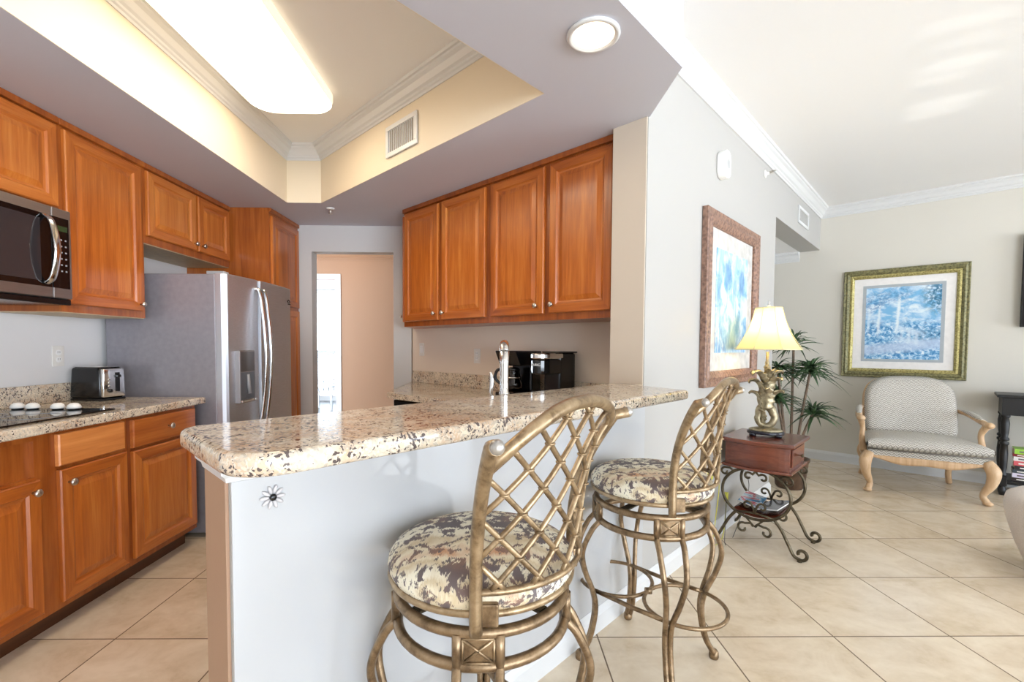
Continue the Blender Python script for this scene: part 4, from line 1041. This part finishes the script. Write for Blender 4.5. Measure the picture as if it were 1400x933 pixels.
# loop: pierced bulb at the bottom of the stalk, then a trunk wrapped in acanthus leaves
ring_ = [(.048*cos(a)*(.85 if sin(a) > 0 else 1), 0, .128 + .066*sin(a)) for a in [2*pi*i/28 for i in range(28)]]
MB().tube(ring_, [.017 + .008*max(0, sin(2*pi*i/28)) for i in range(28)], 10, True, flat=1.2).build('loop', G_, t)
stalk = bez([(-.006, 0, .185), (-.014, .004, .235), (-.004, 0, .29), (.014, -.004, .34), (.014, 0, .385), (.004, 0, .42), (0, 0, .445)], 8)
MB().tube(stalk, interp([.030, .040, .040, .036, .030, .020, .013], 49), 14).build('stalk', G_, t)
def curled_leaf(p0, dirv, L, w, lean, curl):
    d = Vector((dirv[0], dirv[1], 0)).normalized(); sd = Vector((-d.y, d.x, 0)); N = 40
    P_, A_ = [Vector(p0)], [lean]
    for i in range(N):
        ang = lean + curl*((i+.5)/N)**3; P_.append(P_[-1] + (d*sin(ang) + Vector((0, 0, cos(ang))))*L/N); A_.append(ang)
    def fn(u, v):
        k = min(N, int(u*N+.5)); c = P_[k]; ang = A_[k]; nrm = d*cos(ang) - Vector((0, 0, sin(ang)))
        lobes = 1 + .16*sin(u*30)
        wid = w*(sin(pi*min(1, u*.80+.20))**.7)*lobes + .002; q = (v-.5)*2
        return c + sd*(q*wid) - nrm*(abs(q)**1.5*.45*wid) + nrm*(.004*(1-abs(q)))
    return MB().grid(fn, 40, 8, .005)
for p0, dv, L, w, ln, cu_ in (((-.030, 0, .175), (-1, .1), .15, .034, .12, 2.3), ((.030, 0, .18), (1, -.15), .16, .036, .05, 2.5), ((0, -.032, .18), (-.15, -1), .17, .038, .02, 2.0), ((0, .032, .18), (.2, 1), .17, .036, .02, 2.0),
                              ((-.026, -.01, .265), (-1, -.25), .15, .034, .20, 2.9), ((.026, -.014, .27), (.85, -.6), .15, .034, .10, 2.4), ((.01, .026, .27), (.3, 1), .15, .034, .1, 2.2),
                              ((-.012, -.02, .33), (-.75, -.55), .14, .032, .35, 2.7), ((.028, 0, .34), (1, .2), .12, .032, .2, 2.6), ((.012, -.022, .34), (.25, -1), .13, .032, .15, 2.2),
                              ((-.02, .01, .335), (-.9, .4), .13, .032, .3, 2.8), ((-.02, -.014, .085), (-.9, -.4), .10, .026, -.1, 1.6)):
    curled_leaf(p0, dv, L, w, ln, cu_).build('acanthus_leaf', G_, t)
MB().lathe([(.010, .43), (.020, .437), (.020, .447), (.012, .455), (.014, .47), (.009, .485), (.009, .54)], seg=16).build('socket', G_, t)
m = MB(); zb_, zt_ = .556, .818
def bell(u):
    z = zt_ + (zb_-zt_)*u; r = .078 + (.192-.078)*(.42*u + .58*u**2.3); return r, z
for part, u0, u1 in (('lamp_shade', 0, 1),):
    def fs(u, v):
        r, z = bell(u); a = v*2*pi; k = abs((a/(2*pi)*8 + .5) % 1 - .5)*2
        r *= 1 - .035*(1-k)**2*0 + .0 - .045*sin(pi*k/2 + 0)*0
        rr = r*(cos(pi/8)/cos(((a + pi/8) % (pi/4)) - pi/8))*.55 + r*.45
        return Vector((rr*cos(a), rr*sin(a), z))
    m.grid(fs, 18, 64)
    sh_ = m.build(part, M['shade'], t)
for k in range(8):
    a = k*pi/4 + pi/8
    MB().tube([((bell(i/16)[0]*1.05)*cos(a), (bell(i/16)[0]*1.05)*sin(a), bell(i/16)[1]) for i in range(17)], .0018, 6).build('seam', M['shade_trim'], sh_)
for u_ in (0, 1):
    r, z = bell(u_); MB().tube([fs(u_, i/48) for i in range(48)], .0042, 6, True).build('edge_trim', M['shade_trim'], sh_)
MB().sphere((0, 0, .63), .03, 1, 1, 1.25, 14).build('bulb', M['lamp_bulb'], t)
h_ = MB(); h_.tube(bez([(.012, 0, .545), (.055, 0, .62), (.045, 0, .72), (0, 0, .80)], 8), .002, 6); h_.tube(bez([(-.012, 0, .545), (-.055, 0, .62), (-.045, 0, .72), (0, 0, .80)], 8), .002, 6)
h_.tube([(0, -.078, .815), (0, .078, .815)], .002, 6); h_.build('harp', M['nickel'], t)
MB().lathe([(.004, .80), (.004, .825), (.010, .830), (.011, .838), (.005, .846), (.009, .855), (.004, .866), (0, .87)], seg=12).build('finial', M['nickel'], t)
ld = bpy.data.lights.new('table_lamp_glow', 'POINT'); ld.energy = 3.2; ld.color = (1, .86, .66); ld.shadow_soft_size = .035
lo = bpy.data.objects.new('table_lamp_glow', ld); COL.objects.link(lo); lo.location = LC + Vector((0, 0, .69))
# plant
PC = AB(4.72, -1.0)
t = thing('potted_plant', 'green dragon-tree plant with spiky leaves behind the side table', 'potted plant', PC)
MB().lathe([(0, 0), (.10, 0), (.115, .02), (.14, .24), (.15, .25), (.15, .27), (.135, .27), (.13, .24), (0, .235)], seg=28).build('pot', M['pot'], t)
MB().lathe([(.128, .238), (.06, .248), (0, .25)], seg=20).build('soil', M['stem'], t)
rt = Vector((.845, -.53, 0))     # direction that reads to the right from the room
def plant_head(p, n, L, seed):
    rnd = random.Random(seed); m = MB()
    for i in range(n):
        az = rnd.uniform(0, 2*pi); el = rnd.uniform(-.15, 1.35); l = L*rnd.uniform(.7, 1.1); wd = rnd.uniform(.010, .017)
        d = Vector((cos(az), sin(az), 0)); sd = Vector((-sin(az), cos(az), 0)); st_ = Vector(p) + Vector((0, 0, rnd.uniform(-.05, .03)))
        dr = rnd.uniform(.35, .75)
        def fn(u, v, st_=st_, d=d, sd=sd, l=l, el=el, wd=wd, dr=dr):
            q = (v-.5)*2; w = wd*(1-u**2.2)*(.55+.45*min(1, u*5)) + .0004
            return st_ + d*(l*u*cos(el)*(1+.15*u)) + Vector((0, 0, l*(u*sin(el) - dr*u*u))) + sd*(q*w) + Vector((0, 0, abs(q)*w*.5))
        m.grid(fn, 7, 2, .0008)
    return m
for k, (off, z, n, L) in enumerate(((.0, 1.29, 44, .26), (.13, 1.06, 84, .25), (-.12, .80, 60, .24), (.16, .68, 56, .25), (-.12, 1.06, 44, .24))):
    p = rt*off + Vector((rt.y, -rt.x, 0))*(.03*(k % 3 - 1)); p.z = z
    b0 = Vector((rt.x*off*.25, rt.y*off*.25, .24))
    MB().tube(bez([b0, b0.lerp(p, .45) + Vector((0, 0, .05)), p], 8), interp([.013, .011, .010], 17), 8).build('stem', M['stem'], t)
    plant_head(p, n, L, 11+k).build('foliage', M['leaf_green'], t)

# ================================================================== armchair, console, books, sofa edge
t = thing('armchair', 'wide armchair with pale woven upholstery and carved limed-oak frame', 'armchair', (3.74, 4.02, 0), radians(-30))
LW = M['light_wood']
for sx in (-1, 1):
    pts = bez([(sx*.375, -.285, .335), (sx*.405, -.325, .27), (sx*.395, -.318, .17), (sx*.362, -.285, .075), (sx*.378, -.31, .02)], 7)
    lg = MB().tube(pts, interp([.042, .046, .034, .022, .024], 29), 12); lg.sphere((sx*.382, -.318, .018), .03, 1.1, 1.3, .6, 12)
    lg.build('leg', LW, t)
    pts = bez([(sx*.31, .30, .33), (sx*.335, .33, .24), (sx*.31, .31, .12), (sx*.325, .34, .015)], 7)
    lg = MB().tube(pts, interp([.036, .034, .022, .024], 22), 12); lg.sphere((sx*.325, .342, .016), .025, 1, 1.2, .64, 12); lg.build('leg', LW, t)
# seat rail: shaped apron round the front and sides
def apron(u, v):
    x = (u-.5)*2; y = -.315 + .0*x; z0 = .275 - .02*cos(x*pi*1.0) + .012*cos(2*pi*x)
    return Vector((x*.385, y - .012*(1-x*x), z0 + v*(.325-z0)))
MB().grid(apron, 30, 3, .03).build('front_rail', LW, t)
for sx in (-1, 1): MB().tube(bez([(sx*.385, -.30, .30), (sx*.375, 0, .30), (sx*.315, .30, .30)], 6), .024, 8, flat=1.2).build('side_rail', LW, t)
MB().tube([(-.315, .31, .30), (.315, .31, .30)], .024, 8).build('back_rail', LW, t)
outl = [(-.385, -.315), (.385, -.315), (.325, .30), (-.325, .30)]
MB().prism(outl, .315, .375, bev=.012).build('seat_platform', M['weave'], t)
def cushion(x0f, x1f, x0b, x1b, yf, yb, z0, z1, crown_):
    m = MB(); b = bmesh.new(); N = 12; K = 8
    def P(u, v, top):
        x0 = x0f + (x0b-x0f)*v; x1 = x1f + (x1b-x1f)*v; y = yf + (yb-yf)*v
        e = min(1, min(u, 1-u)*7, min(v, 1-v)*7); e = sqrt(max(0, 1-(1-e)**2)); zc_ = (z0+z1)/2; hh = (z1-z0)/2
        z = zc_ + (1 if top else -1)*hh*(.55+.45*e) + (crown_*sin(pi*u)*sin(pi*v) if top else 0)
        return Vector((x0+(x1-x0)*u, y, z))
    m.grid(lambda u, v: P(u, v, True), 28, 20); m.grid(lambda u, v: P(u, v, False), 28, 20)
    bm_ = m.bm
    top_l = []; 
    for (fu) in ('v0', 'v1', 'u0', 'u1'):
        n = 28 if fu[0] == 'v' else 20
        def side(u, v, fu=fu):
            k = float(fu[1]); a, b_ = (u, k) if fu[0] == 'v' else (k, u)
            p, q = P(a, b_, True), P(a, b_, False); c = q.lerp(p, v); o = sin(pi*v)*.012
            if fu[0] == 'v': c.y += (-1 if k == 0 else 1)*o
            else: c.x += (-1 if k == 0 else 1)*o
            return c
        m.grid(side, n, 6)
    bmesh.ops.remove_doubles(bm_, verts=bm_.verts, dist=.0008); bmesh.ops.recalc_face_normals(bm_, faces=bm_.faces); return m
MB_c = cushion(-.395, .395, -.33, .33, -.345, .22, .378, .475, .03); sc_ = MB_c.build('seat_cushion', M['weave'], t)
MB().tube([(-.392, -.352, .385), (0, -.358, .382), (.392, -.352, .385)], .006, 6).build('piping', M['frame_side'] if False else plain('dark_piping', (110, 104, 96), .8, noise=0), sc_)
# back: domed upholstered panel, reclined
def back_outline(u):
    """half-width at height u 0..1"""
    return .335*(1 if u < .55 else (1-((u-.55)/.45)**2.6)**.5 if u < 1 else 0) + .0
def back(u, v, side):
    # u across -1..1, v up 0..1
    pass
bm_ = MB(); H = .56; base_z = .43
def bsurf(r, a, f):
    """polar fill of the domed outline"""
    ca, sa = cos(a), sin(a)
    ex = 3.2 if sa > 0 else 9
    rad = (abs(ca)**ex + abs(sa)**ex)**(-1/ex)
    x = .335*r*rad*ca; z = H/2 + H/2*r*rad*sa
    th = .062*(1-r**6)**.5 if r < 1 else 0
    y = (-th - .02*(1-r*r) if f else th*.55)
    rec = .24
    yy = .225 + y + (z)*rec + .05*(x/.335)**2*(-1); return Vector((x, yy, base_z + z))
for f in (True, False): bm_.grid(lambda u, v, f=f: bsurf(u, v*2*pi, f), 14, 48)
bmesh.ops.remove_doubles(bm_.bm, verts=bm_.bm.verts, dist=.0006); bmesh.ops.recalc_face_normals(bm_.bm, faces=bm_.bm.faces)
bm_.build('back_cushion', M['weave'], t)
fr = [bsurf(.96, -.52 + (pi+1.04)*i/40, True) + Vector((0, .088, -.014)) for i in range(41)]
MB().tube([fr[0] + Vector((-.02, .0, -.12))] + fr + [fr[-1] + Vector((.02, 0, -.12))], .021, 10).build('back_frame', LW, t)
for sx in (-1, 1):
    pts = bez([(sx*.345, .30, .685), (sx*.385, .16, .67), (sx*.415, -.02, .635), (sx*.42, -.14, .62)], 8)
    ar = MB().tube(pts, interp([.020, .024, .028, .024], 25), 10, flat=.75).build('arm', LW, t)
    MB().tube([p + Vector((0, 0, .018)) for p in pts[4:18]], interp([.012, .024, .026, .014], 14), 10, flat=.7).build('arm_pad', M['weave'], ar)
    MB().sphere((sx*.42, -.155, .622), .034, 1, 1.25, .8, 14).build('arm_knuckle', LW, ar)
    MB().tube(bez([(sx*.415, -.12, .61), (sx*.395, -.085, .53), (sx*.40, -.11, .42), (sx*.385, -.14, .32)], 7), interp([.026, .02, .022, .03], 22), 10).build('arm_support', LW, ar)
# console table
t = thing('console_table', 'black painted console table with turned legs at the cream wall', 'console table', AB(5.945, .33, 0), RN)
BK = M['black_satin']
MB().box(-.03, 1.25, -.215, .185, .84, .865, .005).build('table_top', BK, t)
MB().box(.0, 1.22, -.19, .17, .69, .8395).build('apron', BK, t)
MB().box(.31, .92, -.196, -.189, .71, .82, .003).build('drawer_front', BK, t)
MB().box(.0, 1.22, -.19, .17, .10, .135, .004).build('lower_shelf', BK, t)
for x in (.025, 1.195):
    for y in (-.165, .145):
        lg = MB(); lg.box(x-.026, x+.026, y-.026, y+.026, .08, .165, .003)
        lg.lathe([(0, 0), (.018, 0), (.026, .03), (.027, .05), (.02, .07), (.02, .082)], (x, y, 0), 18)
        lg.lathe([(.024, .163), (.028, .18), (.018, .20), (.024, .24), (.027, .36), (.022, .43), (.030, .44), (.030, .455), (.018, .465), (.030, .475), (.030, .49), (.020, .50), (.026, .54), (.029, .62), (.022, .665), (.030, .675), (.030, .692)], (x, y, 0), 20)
        lg.build('leg', BK, t)
cols = [(52, 42, 40), (226, 220, 238), (60, 70, 78), (38, 36, 40), (214, 96, 104), (232, 230, 228), (128, 36, 44), (150, 200, 70)]
names = ['dark brown paperback at the bottom of the book stack', 'pale lavender paperback in the console book stack', 'slate paperback above the lavender one in the book stack', 'black paperback in the middle of the book stack',
         'salmon red paperback in the console book stack', 'white paperback below the dark red one in the book stack', 'dark red paperback under the lime green book', 'lime green paperback on top of the console book stack']
z = .1355
rb = random.Random(4)
for k, (c_, nm) in enumerate(zip(cols, names)):
    th = (.030, .038, .03, .034, .04, .036, .024, .042)[k]
    c0 = AB(5.945-.055, .33+.17+rb.uniform(-.006, .006))
    t = thing('book', nm, 'book', (c0.x, c0.y, z), RN + radians(rb.uniform(-3, 3)), 'books stacked on the console shelf')
    cm = plain('book_cover', c_, .4, noise=0); w_, d_ = .17, .115
    b = MB(); b.box(-w_/2, w_/2, -d_, d_*.35, 0, .0015); b.box(-w_/2, w_/2, -d_, d_*.35, th-.0015, th-.0002); b.box(-w_/2, w_/2, -d_-.001, -d_+.001, 0, th-.0002); b.build('cover', cm, t)
    MB().box(-w_/2+.002, w_/2-.003, -d_+.001, d_*.35-.003, .0016, th-.0016).build('pages', plain('paper_edge', (206, 190, 160), .8, noise=.04), t)
    b = MB(); b.box(-w_*.34, w_*.30, -d_-.0018, -d_-.0008, th*.32, th*.62); b.build('spine_band', plain('spine_band', (238, 236, 230) if sum(c_) < 420 else (110, 96, 100), .5, noise=0), t)
    z += th
# upholstered seat at the right edge
t = thing('tub_chair', 'rounded greige upholstered seat cut off by the right edge', 'armchair', (3.19, 2.30, 0), radians(0))
b = MB(); b.lathe([(0, .055), (.27, .055), (.30, .07), (.335, .16), (.375, .30), (.385, .38), (.375, .425), (.345, .445), (.30, .45), (0, .455)], seg=48); b.build('seat', M['sofa'], t)
for a_ in range(4): MB().lathe([(.022, 0), (.026, .06)], (.2*cos(a_*pi/2+.6), .2*sin(a_*pi/2+.6), 0), 12).build('leg', M['black'], t)
# cords
o = MB().tube(bez([AB(2.95, NP+.03, .44), AB(2.99, NP+.055, .50), AB(3.03, NP+.05, .35), AB(3.0, NP+.04, .12), AB(2.96, NP+.05, .008), AB(3.08, NP+.06, .02), AB(3.16, NP+.05, .14), AB(3.17, NP+.05, .235)], 9), .003, 8).build('extension_cord', M['yellow'])
tag(o, 'thin yellow extension cord hanging along the wall behind the farther stool', 'cord')
MB().box(-.016, .016, -.03, .0, -.02, .02, .006, M=Matrix.Translation((0, -.007, .02))).build('plug', M['yellow'], o, AB(2.95, NP+.0008, .42), radians(45))
MB().box(-.010, .010, -.010, .010, -.03, .03, .004).build('socket_end', M['yellow'], o, AB(3.17, NP+.05, .265), RN)
o = MB().tube(bez([AB(3.17, NP+.05, .235), AB(3.10, NP+.07, .10), AB(3.02, NP+.10, .006), AB(3.2, NP+.09, .006), AB(3.5, NP+.09, .25), AB(3.52, NP+.05, .40), AB(3.50, NP+.03, .60)], 9), .0022, 6).build('lamp_cord', M['dark_cord'])
tag(o, 'thin dark lamp cord trailing to the floor behind the side table', 'cord')
